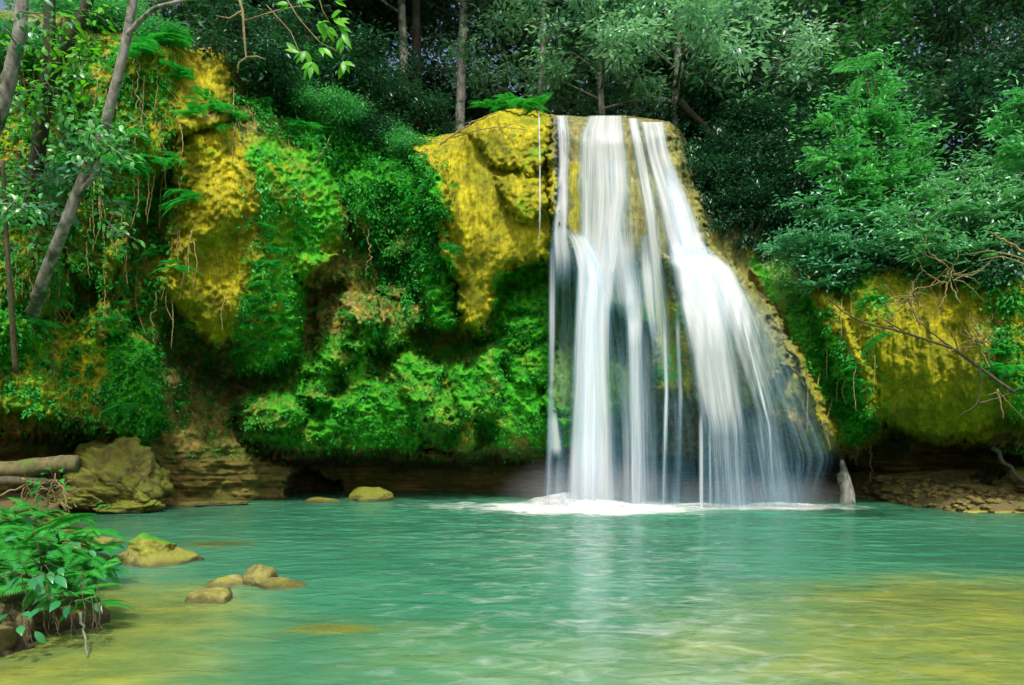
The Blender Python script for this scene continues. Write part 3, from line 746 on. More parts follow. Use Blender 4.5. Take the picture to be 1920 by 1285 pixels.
CURT = [
 # left stream down to its shelf, then a thin free-falling ribbon
 ([(1034,217),(1041,300),(1038,380),(1027,450),(1026,560)], [(1070,217),(1075,256),(1071,340),(1070,430),(1084,480),(1088,560)], [(217,.7),(300,.75),(430,.95),(480,.7),(560,0)], .06, 1, .25),
 ([(1025,430),(1024,700),(1018,860),(1012,BW)], [(1050,430),(1048,560),(1044,800),(1044,BW)], [(430,0),(470,.7),(560,.9),(700,.7),(850,.55),(BW,.6)], .10, 2, .4),
 ([(1028,735),(1020,870)], [(1042,735),(1068,870)], [(735,0),(790,.9),(840,.85),(870,0)], .05, 3, .3),
 ([(1016,800),(1006,BW)], [(1076,800),(1080,BW)], [(800,0),(880,.45),(BW,.6)], .12, 4, .35),
 # upper middle curtain running down into the bright column
 ([(1096,217),(1080,250),(1075,330),(1078,430),(1076,520),(1070,600),(1066,640)], [(1174,216),(1188,300),(1192,360),(1180,430),(1165,520),(1158,600),(1156,640)], [(217,.7),(260,.85),(330,.74),(400,.78),(500,1.05),(560,.9),(640,0)], .08, 5, .15),
 ([(1110,300),(1112,420),(1130,560),(1150,620)], [(1200,300),(1210,420),(1224,560),(1226,620)], [(290,.5),(340,.3),(400,.38),(470,.8),(560,.7),(620,0)], .07, 6, .3),
 # main bright column from the shelf to the pool
 ([(1046,425),(1062,452),(1072,500),(1066,570),(1058,700),(1050,800),(1038,BW)], [(1092,425),(1122,460),(1144,510),(1156,560),(1160,700),(1170,800),(1180,BW)], [(425,0),(448,.95),(490,1.25),(600,1.3),(700,1.1),(800,1.0),(BW,1.15)], .16, 7, .26),
 ([(1085,450),(1088,520),(1080,600),(1070,BW)], [(1105,450),(1140,520),(1134,600),(1135,BW)], [(450,0),(510,1.15),(600,1.0),(BW,.8)], .26, 8, .35),
 # middle ribbon
 ([(1146,470),(1156,540),(1168,610),(1172,700),(1172,BW)], [(1210,470),(1216,540),(1212,610),(1210,700),(1214,BW)], [(470,.2),(540,.8),(610,1.15),(650,.85),(800,.7),(BW,.7)], .12, 9, .3),
 ([(1130,560),(1130,BW)], [(1250,560),(1262,BW)], [(560,.1),(640,.5),(760,.62),(BW,.7)], .05, 10, .3),
 # streaks over the middle of the dome
 ([(1170,220),(1184,300),(1200,400),(1208,500),(1215,620),(1225,735)], [(1204,222),(1222,310),(1242,420),(1254,520),(1270,640),(1290,740)], [(220,.8),(300,.8),(400,.85),(500,.75),(620,.55),(735,0)], .06, 11, .3),
 ([(1188,440),(1198,560),(1214,640),(1224,735)], [(1228,440),(1236,560),(1240,640),(1243,735)], [(440,.4),(520,.95),(600,.7),(735,0)], .09, 12, .3),
 ([(1238,560),(1243,735),(1232,BW)], [(1250,560),(1256,735),(1254,BW)], [(560,0),(640,.95),(740,.95),(850,.6),(BW,.45)], .14, 13, .4),
 ([(1262,560),(1267,740),(1260,BW)], [(1276,560),(1284,740),(1280,BW)], [(560,0),(620,.8),(740,.8),(850,.45),(BW,.35)], .14, 14, .4),
 ([(1205,700),(1200,BW)], [(1320,700),(1330,BW)], [(700,0),(760,.32),(850,.3),(BW,.4)], .05, 24, .3),
 # right stream to its shelf
 ([(1190,220),(1210,320),(1236,440),(1256,520),(1280,600)], [(1254,229),(1266,290),(1298,360),(1328,440),(1350,500),(1372,600)], [(220,.8),(260,.75),(330,.78),(400,.9),(470,1.1),(520,.8),(600,0)], .08, 15, .2),
 ([(1222,290),(1250,400),(1268,500)], [(1264,290),(1304,400),(1326,500)], [(290,0),(360,.85),(450,1.05),(500,0)], .14, 16, .35),
 # right fan
 ([(1238,458),(1256,560),(1278,670),(1294,770),(1302,800),(1304,BW)], [(1330,458),(1356,500),(1382,600),(1400,700),(1412,780),(1425,BW)], [(458,0),(490,1.15),(540,1.25),(620,1.0),(700,.95),(770,.85),(820,.55),(BW,.5)], .16, 17, .22),
 ([(1280,462),(1322,560),(1360,680),(1385,770),(1395,BW)], [(1336,455),(1395,505),(1440,600),(1490,740),(1520,850),(1535,BW)], [(460,.3),(500,1.15),(560,1.0),(620,.82),(700,.66),(780,.5),(BW,.45)], .12, 18, .3),
 ([(1330,500),(1400,700),(1440,850),(1450,BW)], [(1390,500),(1500,640),(1580,800),(1606,862),(1560,BW)], [(500,.1),(600,.42),(760,.40),(850,.34),(BW,.3)], .07, 19, .4),
 ([(1290,740),(1290,BW)], [(1480,740),(1540,BW)], [(740,0),(800,.34),(BW,.42)], .3, 25, .25),
 ([(1306,740),(1307,BW)], [(1322,740),(1324,BW)], [(740,0),(790,.9),(BW,.85)], .22, 20, .4),
 ([(1324,740),(1326,BW)], [(1335,740),(1338,BW)], [(740,0),(790,.8),(BW,.7)], .22, 21, .4),
 ([(1374,540),(1410,690),(1438,800),(1446,BW)], [(1382,540),(1420,690),(1448,800),(1458,BW)], [(540,0),(600,.6),(690,1.0),(800,.8),(BW,.4)], .16, 22, .4),
 ([(1008,215),(1010,300),(1010,400),(1008,486)], [(1013,215),(1015,300),(1015,400),(1013,486)], [(215,.9),(400,.9),(486,0)], .05, 23, .4),
 # spray at the foot
 ([(985,860),(960,BW)], [(1240,860),(1280,BW)], [(860,0),(905,.30),(BW,1.0)], .5, 27, .4),
 ([(1260,890),(1240,BW)], [(1540,890),(1600,BW)], [(880,0),(925,.3),(BW,.85)], .5, 28, .4),
 # broad thin veil over everything
 ([(1030,300),(1028,500),(1014,800),(1004,BW)], [(1262,300),(1350,500),(1520,800),(1545,BW)], [(300,.05),(500,.18),(700,.20),(850,.18),(BW,.28)], .22, 26, .06),
]
for i, (l_, r_, dn_, off_, sd_, ed_) in enumerate(CURT):
    nm = 'water_strand' if (r_[0][0]-l_[0][0]) < 16 else 'water_curtain'
    curtain(nm, l_, r_, dn_, off_, sd_, ed_, parent=froot, loc=FL)
# splash mounds at the foot
def splash(cx, cyy, rx, ry, h, seed, label_name='splash', soft=1.3):
    n, k = 60, 40
    u = np.linspace(-1, 1, n)[None]; v = np.linspace(-1, 1, k)[:, None]
    r = np.sqrt(u**2+v**2)
    z = h*np.clip(1-r**1.3, 0, 1)*(.85+.35*fbm2(u*4+seed, v*3, 4, seed)) - .03
    P = np.stack(np.broadcast_arrays(cx+u*rx, cyy+v*ry, z), -1)
    d = np.broadcast_to(np.clip((1-r)*soft, 0, 1), z.shape)
    me = mesh_np(label_name, P.reshape(-1, 3)-np.array(FL), None, gridfaces(k, n), M_foam, True, {'dens': d.ravel()})
    return link(label_name, me, froot)
m, nt = newmat('white_foam')
dn = attr(nt, 'dens').outputs['Fac']; tc = N(nt, 'TexCoord').outputs['Object']
nz = noise_n(nt, tc, 5, 5, .65)
al = mth(nt, 'MULTIPLY', smooth_fac(nt, mth(nt, 'ADD', dn, mth(nt, 'MULTIPLY', mth(nt, 'SUBTRACT', nz, .5), 1.2)), .1, 1.5), .85)
d = N(nt, 'BsdfDiffuse'); d.inputs[0].default_value = (.95, .97, .98, 1)
t_ = N(nt, 'BsdfTransparent'); fx = N(nt, 'MixShader')
nt.links.new(al, fx.inputs[0]); nt.links.new(t_.outputs[0], fx.inputs[1]); nt.links.new(d.outputs[0], fx.inputs[2]); out(nt, fx.outputs[0])
M_foam = m
for q_ in range(5): splash(1.75+.22*q_-.4, 17.0-.12*q_, 1.5+.12*q_, .7, .38-.055*q_, 3+q_*11)
splash(1.5, 16.7, 2.4, .8, .08, 5, soft=.7)
splash(4.6, 16.9, 1.2, .35, .12, 7)
splash(6.6, 16.75, 1.7, .45, .15, 9)

# drifting spray at the foot of the falls
m, nt = newmat('drifting_spray')
tc = N(nt, 'TexCoord').outputs['Object']
ln = N(nt, 'VectorMath', operation='LENGTH'); nt.links.new(tc, ln.inputs[0])
fall = mth(nt, 'POWER', mth(nt, 'SUBTRACT', 1.0, ln.outputs['Value'], clamp=True), 1.5)
pv = N(nt, 'VolumePrincipled'); pv.inputs['Color'].default_value = (.93, .97, 1, 1); nt.links.new(mth(nt, 'MULTIPLY', fall, .9), pv.inputs['Density'])
o_ = N(nt, 'OutputMaterial'); nt.links.new(pv.outputs[0], o_.inputs['Volume'])
for loc_, sc_ in (((2.0, 16.7, .25), (2.6, 1.0, 1.15)), ((6.0, 16.7, .15), (2.6, .9, .8))):
    me = rock_mesh0((0, 0, 0), (1, 1, 1), m)
    tag(link('mist', me, None, loc_, (0, 0, 0), sc_), 'white spray drifting over the foot of the falls', 'mist', kind='stuff')

# ------------------------------------------------------------------ rocks
def rock_mat(name, c0, c1, moss=None, amount=.5):
    m, nt = newmat(name)
    g = N(nt, 'NewGeometry'); tc = N(nt, 'TexCoord').outputs['Object']
    n = noise_n(nt, tc, 7, 6, .65)
    c = ramp(nt, n, [(.28, c0), (.7, c1)])
    if moss:
        sx = N(nt, 'SeparateXYZ'); nt.links.new(g.outputs['Normal'], sx.inputs[0])
        f = smooth_fac(nt, mth(nt, 'ADD', mth(nt, 'MULTIPLY', sx.outputs[2], .6), noise_n(nt, tc, 3, 5, .6)), 1.1-amount*.5, 1.25-amount*.5)
        c = mixc(nt, f, c, moss)
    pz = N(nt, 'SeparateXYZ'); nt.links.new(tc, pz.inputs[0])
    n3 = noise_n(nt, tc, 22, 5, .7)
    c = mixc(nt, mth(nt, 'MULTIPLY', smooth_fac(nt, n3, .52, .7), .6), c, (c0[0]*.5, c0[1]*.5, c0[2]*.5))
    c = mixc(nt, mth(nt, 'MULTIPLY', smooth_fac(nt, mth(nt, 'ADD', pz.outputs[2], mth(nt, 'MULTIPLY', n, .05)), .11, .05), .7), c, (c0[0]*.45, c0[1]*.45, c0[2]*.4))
    p = N(nt, 'BsdfPrincipled'); nt.links.new(c, p.inputs['Base Color']); p.inputs['Roughness'].default_value = .7
    nt.links.new(bump(nt, noise_n(nt, tc, 18, 6, .7), .7, .05), p.inputs['Normal'])
    out(nt, p.outputs[0]); return m
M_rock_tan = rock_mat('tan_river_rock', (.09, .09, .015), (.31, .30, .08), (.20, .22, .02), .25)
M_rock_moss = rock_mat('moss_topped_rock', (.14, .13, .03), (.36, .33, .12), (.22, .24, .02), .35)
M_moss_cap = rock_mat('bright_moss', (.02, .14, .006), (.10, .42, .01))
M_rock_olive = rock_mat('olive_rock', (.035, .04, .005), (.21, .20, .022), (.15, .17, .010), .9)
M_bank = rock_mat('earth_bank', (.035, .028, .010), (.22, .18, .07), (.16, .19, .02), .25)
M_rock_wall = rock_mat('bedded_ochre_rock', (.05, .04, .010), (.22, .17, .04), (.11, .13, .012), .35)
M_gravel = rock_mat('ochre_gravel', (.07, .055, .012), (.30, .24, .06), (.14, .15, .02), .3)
def rock_mesh(name, c, r, mat, seed, ex=2.0, nu=72, nv=44, rough=.18, loc=None, sc=1.2, flatbot=True):
    u = np.linspace(0, 2*pi, nu, endpoint=False)[None]; v = np.linspace(0, pi, nv)[:, None]
    d = np.stack([np.sin(v)*np.cos(u), np.sin(v)*np.sin(u), np.cos(v)*np.ones_like(u)], -1)
    n_ = (np.abs(d)**ex).sum(-1, keepdims=True)**(-1/ex)
    P = d*n_
    rg_ = np.random.default_rng(seed+900)
    for _ in range(13):                                  # flat broken faces
        f_ = rg_.normal(0, 1, 3); f_ /= np.linalg.norm(f_)
        e_ = np.maximum(0, P@f_ - rg_.uniform(.62, .85)); P = P - f_*e_[..., None]*.92
    w = 1 + rough*fbm3(P+seed*3.3, sc, 5, seed)*1.9 + rough*.6*(1-2*np.abs(fbm3(P+seed, sc*2.2, 4, seed+9))) - rough*.5*np.abs(fbm3(P*1.0+seed*1.7, sc*4.5, 4, seed+19))
    P = P*w[..., None]*np.array(r)
    P = P + np.array(c)
    i = np.arange(nv-1)[:, None]*nu; j = np.arange(nu)[None]; j2 = (j+1) % nu
    q = np.stack([i+j, i+nu+j, i+nu+j2, i+j2], -1).reshape(-1, 4)
    V = P.reshape(-1, 3) - (np.array(loc) if loc is not None else 0)
    return mesh_np(name, V, None, q, mat, True)
def rock(name, label, px, py, w_px, top_py, mat, seed, deep=.3, ry=None, group=None, ex=2.3, rough=.16, parent=None, sc=1.2):
    Y = CH*F/(py-HY); rx = w_px/2/F*Y; h = (CH-(top_py-HY)/F*Y)*.9; ry = ry or rx*.8
    c = (float((px-CX)/F*(Y+ry)), Y+ry, -.05)
    me = rock_mesh(name, c, (rx*(Y+ry)/Y*.96, ry, h+.05), mat, seed, ex, loc=(c[0], c[1], 0), rough=rough, sc=sc)
    o = link(name, me, None, (c[0], c[1], 0)); tag(o, label, 'rock', group); return o, c
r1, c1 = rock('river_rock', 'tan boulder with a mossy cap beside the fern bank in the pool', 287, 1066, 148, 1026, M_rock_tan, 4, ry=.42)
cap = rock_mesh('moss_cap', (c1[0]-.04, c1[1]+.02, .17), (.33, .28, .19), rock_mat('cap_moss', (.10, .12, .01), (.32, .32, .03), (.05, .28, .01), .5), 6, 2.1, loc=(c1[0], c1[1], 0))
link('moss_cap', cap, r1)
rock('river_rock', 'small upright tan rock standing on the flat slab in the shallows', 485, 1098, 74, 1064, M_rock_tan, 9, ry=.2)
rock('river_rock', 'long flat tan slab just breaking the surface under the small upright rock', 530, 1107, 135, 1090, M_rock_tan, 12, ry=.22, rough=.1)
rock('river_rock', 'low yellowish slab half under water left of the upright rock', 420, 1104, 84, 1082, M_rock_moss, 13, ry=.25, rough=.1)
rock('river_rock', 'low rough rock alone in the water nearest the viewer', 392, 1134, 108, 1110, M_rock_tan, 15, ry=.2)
rock('river_rock', 'mossy green boulder by the low dark cave left of the falls', 690, 941, 105, 908, M_rock_olive, 18, ry=.6)
rock('river_rock', 'flat brown rock at the waterline beside the cave mouth', 610, 942, 80, 934, M_rock_olive, 19, ry=.4)
# submerged stones seen through the water
for k, (lab, X, Y, z, r, mt) in enumerate([
  ('yellow stone lying under water in front of the rocks', -1.62, 6.05, -.10, (.30, .13, .085), M_rock_moss),
  ('dark stone under water beyond the moss capped boulder', -4.7, 10.9, -.10, (.5, .3, .09), M_rock_olive)]):
    o = link('sunken_rock', rock_mesh('sunken_rock', (X, Y, z), r, mt, 30+k, 2.2, loc=(X, Y, 0)), None, (X, Y, 0)); tag(o, lab, 'rock')
# tall rock on the left shore, built of boulders fused in one body
def fused(name, label, blobs, mat, seed, cat='rock', loc=None, rough=.2):
    loc = loc or (blobs[0][0][0], blobs[0][0][1], 0)
    V, Q, n = [], [], 0
    for k, (c, r) in enumerate(blobs):
        me = rock_mesh('t', c, r, None, seed+k*5, 2.5, 80, 50, rough, loc=loc, sc=2.0)
        v = np.empty(len(me.vertices)*3); me.vertices.foreach_get('co', v); v = v.reshape(-1, 3)
        q = np.empty(len(me.loops), np.int32); me.loops.foreach_get('vertex_index', q)
        V.append(v); Q.append(q.reshape(-1, 4)+n); n += len(v); bpy.data.meshes.remove(me)
    o = link(name, mesh_np(name, np.concatenate(V), None, np.concatenate(Q), mat), None, loc); tag(o, label, cat); return o
def a3(px, py, Y): return tuple(float(q) for q in at(px, py, Y))
fused('shore_rock', 'tall olive mossy rock standing on the left shore right of the log',
      [(a3(222, 900, 15.9), (.85, .6, .78)), (a3(185, 925, 15.7), (.62, .5, .45)), (a3(262, 925, 15.8), (.5, .5, .5)), (a3(205, 862, 16.1), (.55, .45, .42)), (a3(150, 935, 15.4), (.6, .4, .3)), (a3(245, 952, 15.4), (.7, .35, .18))], M_rock_olive, 41, rough=.34)
fused('shore_rock', 'low ochre ledge at the waterline right of the tall mossy rock',
      [(a3(340, 948, 16.9), (.9, .45, .14)), (a3(420, 945, 17.2), (.7, .4, .10))], M_rock_wall, 57, rough=.2)
# stump in the mist right of the falls
g = Geo()
b = at(1590, 950, 17.6)
g.tube([b+np.array([0, 0, -.4]), b+np.array([0, 0, .0]), at(1588, 925, 17.6), at(1584, 900, 17.6), at(1581, 880, 17.6), at(1579, 868, 17.6), at(1578, 862, 17.6)],
       [.22, .20, .16, .14, .09, .06, .02], 12, .35, 5)
g.tube([at(1578, 905, 17.6), at(1573, 893, 17.6), at(1570, 888, 17.6)], [.09, .06, .02], 8, .3)
tag(link('tree_stump', g.mesh('tree_stump', M_bark_pale, True, b), None, tuple(b)), 'grey broken stump standing in the water right of the falls', 'stump')
fused('shore_ledge', 'flat brown rock ledge under the dark overhang at the right',
      [(a3(1700, 925, 18.6), (1.1, .6, .22)), (a3(1840, 925, 17.6), (1.3, .7, .30)), (a3(1960, 905, 17.2), (1.3, .7, .45)), (a3(1780, 900, 19.3), (1.9, .5, .35)), (a3(1900, 945, 16.4), (.9, .5, .16))], M_rock_wall, 91, 'ledge', rough=.22)
# right shore rubble
n_ = 1300
sx = R.uniform(7.2, 15, n_); sy = R.uniform(14.9, 19.5, n_); keep = bed_z(sx, sy) > -.12
sx, sy = sx[keep], sy[keep]; szz = bed_z(sx, sy)
V, Q, nn_ = [], [], 0
me = rock_mesh('t', (0, 0, 0), (1, 1, .6), None, 77, 2.3, 12, 8, .3)
bv = np.empty(len(me.vertices)*3); me.vertices.foreach_get('co', bv); bv = bv.reshape(-1, 3)
bq = np.empty(len(me.loops), np.int32); me.loops.foreach_get('vertex_index', bq); bq = bq.reshape(-1, 4); bpy.data.meshes.remove(me)
for k in range(len(sx)):
    s_ = R.uniform(.03, .13); a_ = R.uniform(0, 6.28); ca, sa = cos(a_), sin(a_)
    v = bv*s_*R.uniform(.7, 1.3, 3); v = np.stack([v[:, 0]*ca-v[:, 1]*sa, v[:, 0]*sa+v[:, 1]*ca, v[:, 2]], -1) + (sx[k], sy[k], szz[k]+.02)
    V.append(v); Q.append(bq+nn_); nn_ += len(v)
tag(link('shore_rubble', mesh_np('shore_rubble', np.concatenate(V), None, np.concatenate(Q), M_gravel)), 'ochre stones and gravel piled on the shore right of the falls', 'rubble', kind='stuff')

# ------------------------------------------------------------------ near left bank
bank = fused('earth_bank', 'eroded earth bank covered in ferns in the near left corner',
   [((-6.05, 6.75, -.1), (1.55, 1.25, .88)), ((-4.72, 6.05, -.15), (.78, .7, .80)), ((-6.6, 5.6, -.2), (1.9, 1.0, 1.0)), ((-4.55, 5.45, -.15), (.62, .5, .62)), ((-7.0, 8.4, -.2), (1.7, 1.3, .85))], M_bank, 63, 'bank', rough=.26)
fused('bank_rock', 'moss covered rock jutting from the fern bank over a dark hollow',
   [((-6.0, 9.35, .24), (.55, .5, .16)), ((-6.9, 9.1, .15), (.8, .7, .30))], M_rock_moss, 69, 'rock')
# ferns with bipinnate fronds
def frond_geo(L, seed, droop=.35, pairs=24):
    rng = np.random.default_rng(seed)
    g = Geo()
    t = np.linspace(.1, 1, pairs)
    T = np.stack([t*L, 0*t, .55*L*t-droop*1.6*L*t**2], -1)
    tan = nrm(np.gradient(T, axis=0))
    g.tube(np.concatenate([[[0, 0, 0]], T])[::3], np.linspace(.004, .0012, len(np.concatenate([[[0, 0, 0]], T])[::3])), 4)
    tint = rng.random()*.5+.25
    prof = np.sin(np.pi*np.clip(t*.97+.02, 0, .985)**.6)**.8*.30*L
    up = np.cross(tan, np.array([0, 1.0, 0])); up = np.where(up[:, 2:3] < 0, -up, up)
    for sg in (-1, 1):
        d = nrm(np.stack([tan[:, 0]*.35, np.full(pairs, sg*1.0), tan[:, 2]*.35-.15], -1))
        for q in range(2):
            # each side leaf is two overlapping lobed halves, so its edge is toothed
            g.leaves(T + d*prof[:, None]*.0, d+np.array([.12*q, 0, 0]), up+rng.normal(0, .12, up.shape), prof*(1-.25*q), L*.040, .1, np.clip(tint+rng.normal(0, .12, pairs), 0, 1), rng)
    return g
FRONDS = [frond_geo(1.0, 5+k, dr).mesh('frond', M_fern) for k, dr in enumerate((.28, .38, .5, .6))]
def near_fern(px, py, Y, size, label, nf=7, seed=0, face=None):
    py = py+14
    rng = np.random.default_rng(seed)
    c = a3(px, py, Y)
    root = empty('fern', c); tag(root, label, 'fern', 'ferns on the near bank')
    size *= .78; nf = nf-1
    for k in range(nf):
        a = (face if face is not None else -pi/2) + (k-(nf-1)/2)*(2.6/nf*1.6) + rng.normal(0, .2)
        s = size*rng.uniform(.75, 1.15)
        o = bpy.data.objects.new('frond', FRONDS[rng.integers(4)]); COL.link(o)
        o.parent = root; o.rotation_euler = (rng.normal(0, .25), rng.normal(.05, .25), a); o.scale = (s,)*3
    return root
NF = [(18, 960, 7.2, .62, 'leftmost fern on the crest of the near bank'),
 (70, 985, 7.0, .66, 'full fern on the bank crest beside the leftmost one'),
 (120, 1000, 7.2, .58, 'fern arching over the right shoulder of the bank crest'),
 (30, 1020, 6.2, .62, 'dark green fern at the left picture edge below the crest'),
 (85, 1040, 6.1, .55, 'fern in the middle of the bank among blue green leaves'),
 (150, 1050, 6.4, .52, 'fern above the water on the right side of the bank'),
 (135, 1100, 5.9, .50, 'low fern whose fronds reach out over the yellow shallows'),
 (165, 1125, 5.9, .42, 'drooping fern lowest on the bank above a pale root'),
 (195, 1010, 9.0, .42, 'small fern on the mossy rock behind the bank'),
 (150, 965, 9.3, .48, 'small fern behind the crest near the water'),
 (60, 940, 9.6, .55, 'fern behind the crest in front of the twig pile'),
 (10, 1075, 5.7, .50, 'fern hanging at the left edge above the bare earth')]
for k, (a, b_, c_, s_, lab) in enumerate(NF): near_fern(a, b_, c_, s_, lab, 8 if k < 6 else 7, 100+k, -.9 if k in (2, 5, 6, 7, 8) else -pi/2)
for k in range(12):
    a, b_ = (8, 40, 75, 110, 150, 180, 30, 95, 60, 130, 168, 12)[k], (990, 1000, 1015, 1025, 1040, 1060, 1055, 1075, 965, 960, 985, 1020)[k]
    near_fern(a, b_, (6.5, 6.6, 6.4, 6.3, 6.2, 6.2, 5.9, 5.8, 7.4, 7.6, 7.6, 6.3)[k], .5, 'fern in the dense mass of fronds covering the near bank', 8, 150+k, None if k % 2 else -1.1)
# broad leaved plants among the ferns
def broad_plant(px, py, Y, n, L, label, mat, seed, spread=.3):
    rng = np.random.default_rng(seed); c = np.array(a3(px, py, Y)); g = Geo(); st = Geo()
    for k in range(n):
        d = nrm(np.array([rng.normal(.1, .8), rng.normal(-.7, .5), rng.normal(.35, .35)])); r_ = spread*rng.uniform(.5, 1.2)
        e = c + d*r_; st.tube([c, (c+e)/2+(0, 0, .03), e], [.006, .004, .003], 4)
        g.leaves(e, nrm(d+np.array([0, -.2, -.5])), nrm(np.array([rng.normal(0, .3), -.5, 1.])), L*rng.uniform(.7, 1.2), L*.42, .12, rng.random()*.7, rng, True)
    root = empty('leafy_plant', tuple(c)); tag(root, label, 'plant')
    link('leaves', g.mesh('leaves', mat, False, c), root); link('stem', st.mesh('stem', M_twig_dark, True, c), root)
broad_plant(78, 1062, 5.75, 9, .13, 'broad glossy blue green leaves in the middle of the near bank', M_leaf_blue, 1)
broad_plant(110, 1020, 6.5, 10, .12, 'dark leafy plant just below the bank crest', M_leaf_blue, 2)
broad_plant(55, 1085, 5.5, 9, .17, 'large pointed leaves hanging low on the bank face', M_leaf_blue, 3, .25)
broad_plant(140, 1130, 5.6, 8, .15, 'pair of large teal leaves low on the bank above the root', M_leaf_blue, 4, .22)
broad_plant(180, 1070, 6.2, 6, .13, 'plant with one bright lime leaf at the bank edge', M_leaf_bright, 5, .16)
broad_plant(25, 1165, 5.2, 7, .13, 'dark leaves low in the near left corner', M_leaf_blue, 6, .22)
broad_plant(105, 912, 12.6, 14, .2, 'leafy sprig growing out under the log', M_leaf_creeper, 7, .7)
broad_plant(210, 948, 15.2, 8, .16, 'small green sprig at the foot of the tall shore rock', M_fern, 8, .2)
# roots on the bank
def vine(pts, r, name, label, mat, group=None, cat='root', n=14, wob=.03, seed=0):
    pts = np.array(pts, float); t = np.linspace(0, len(pts)-1, n)
    P = np.stack([np.interp(t, np.arange(len(pts)), pts[:, k]) for k in range(3)], -1)
    for _ in range(2): P[1:-1] = .25*P[:-2]+.5*P[1:-1]+.25*P[2:]
    rr = np.random.default_rng(seed); P[1:-1] += rr.normal(0, wob, P[1:-1].shape)
    g = Geo(); g.tube(P, np.linspace(r, r*.45, n), 6)
    o = link(name, g.mesh(name, mat, True, pts[0]), None, tuple(pts[0])); tag(o, label, cat, group); return o
vine([a3(150, 1150, 5.5), a3(158, 1190, 5.35), a3(164, 1232, 5.25)], .012, 'bare_root', 'pale straight root hanging from the bank into the water', M_bark_pale, seed=3, wob=.004)
rr = np.random.default_rng(12)
for k in range(24):
    x_ = rr.uniform(0, 200); y_ = rr.uniform(1070, 1160); Yb = 5.55 - .0*x_
    vine([a3(x_, y_, Yb), a3(x_+rr.normal(4, 8), y_+45, Yb-.1), a3(x_+rr.normal(8, 16), y_+rr.uniform(50, 90), Yb-.12)], .004, 'hanging_root', 'thin brown rootlet hanging down the eroded face of the bank', M_twig_dark, 'rootlets on the bank face', seed=50+k, wob=.003)

# ------------------------------------------------------------------ log and driftwood
g = Geo()
A, B_ = at(-120, 884, 12.6), at(146, 872, 13.2)
t = np.linspace(0, 1, 26)[:, None]
P = A*(1-t)+B_*t; P[:, 2] += .03*np.sin(t[:, 0]*9)
g.tube(P, .165*(1+.06*np.sin(t[:, 0]*22)), 16, .12, 4)
tag(link('fallen_log', g.mesh('fallen_log', M_log, True, A), None, tuple(A)), 'thick mossy log lying at the left edge above the twig pile', 'log')
g = Geo(); A2 = at(-100, 905, 12.4); B2 = at(120, 906, 12.9)
g.tube([A2, (A2+B2)/2+(0, 0, .04), B2], [.08, .09, .06], 9, .2)
tag(link('fallen_log', g.mesh('fallen_log', M_twig_dark, True, A2), None, tuple(A2)), 'thinner dark log lying under the thick mossy one', 'log')
for k in range(26):
    a_ = rr.uniform(-1.3, 1.3)+(pi/2 if k % 3 == 0 else 0); c_ = np.array(a3(rr.uniform(20, 125), rr.uniform(905, 945), rr.uniform(12.2, 13.0))); L_ = rr.uniform(.35, .8)
    d_ = np.array([cos(a_), rr.normal(0, .3), sin(a_)])*L_*.5
    vine([c_-d_, c_, c_+d_], .018*rr.uniform(.5, 1.3), 'dry_stick', 'dry brown stick in the tangle of driftwood under the log', M_twig, 'sticks under the log', 'stick', 8, .02, 200+k)

# ------------------------------------------------------------------ creeping leaves over the cliff
from collections import namedtuple
def scatter_leaves(name, label, polys, n, L, mat, seed, down=.7, lift=.05, wfac=.55, green_bias=0.0, clump=True):
    rng = np.random.default_rng(seed)
    w = np.zeros(CPX.shape)
    for p, s, a in polys: w = np.maximum(w, a*poly_w(CPX, CPY, p, s))
    if clump: w = w*(.12 + sstep(-.08, .35, fbm2(CPX/34, CPY/34, 4, seed+3)))
    w = w*(1-.85*sstep(.6, 1, CYW))
    w = w[1:-1, 1:-1]; cdf = np.cumsum(w.ravel()); idx = np.searchsorted(cdf, rng.random(n)*cdf[-1])
    nc = CPX.shape[1]-2; iy, ix = idx//nc+1, idx % nc+1
    p = CP[iy, ix]; du = CP[iy, ix+1]-CP[iy, ix-1]; dv = CP[iy+1, ix]-CP[iy-1, ix]
    nn = nrm(np.cross(dv, du)); nn = np.where((nn*p).sum(-1, keepdims=True) > 0, -nn, nn)
    p = p + rng.normal(0, .02, p.shape) + nn*np.abs(rng.normal(lift, lift*.9, (n, 1)))
    d = nrm(nn*rng.uniform(.1, .9, (n, 1)) + rng.normal(0, .6, (n, 3)) + np.array([0, 0, -down]))
    up = nrm(np.array([0, -.5, 1.0]) + rng.normal(0, .45, (n, 3)))
    LL = L*rng.lognormal(0, .3, n)
    tint = np.clip(.5+.35*fbm2(CPX[iy, ix]/40, CPY[iy, ix]/40, 3, seed)+rng.normal(0, .2, n), 0, 1)
    g = Geo(); g.leaves(p, d, up, LL, LL*wfac, .15, tint, rng)
    o = link(name, g.mesh(name, mat)); tag(o, label, 'foliage', kind='stuff'); return o
scatter_leaves('creeper_foliage', 'small leaved creepers covering the cliff left of the yellow and green lobe',
  [([(-250,40),(180,60),(320,110),(330,400),(300,620),(310,820),(100,800),(-250,820)], 30, 1.0)], 22000, .09, M_leaf_creeper, 11)
scatter_leaves('creeper_foliage', 'dark green creepers on the slope between the green lobe and the yellow tufa',
  [([(450,120),(790,180),(840,330),(830,420),(700,330),(560,270),(430,210)], 20, 1.0), ([(640,330),(840,340),(850,480),(760,600),(660,500)], 25, .8)], 17000, .09, M_leaf_creeper, 12, lift=.10)
scatter_leaves('creeper_foliage', 'low mossy leaves over the hollows and mounds beneath the overhangs',
  [([(280,600),(560,690),(640,500),(780,440),(870,620),(1020,520),(1030,850),(300,850)], 25, 1.0)], 15000, .06, M_leaf_creeper, 13, lift=.04)
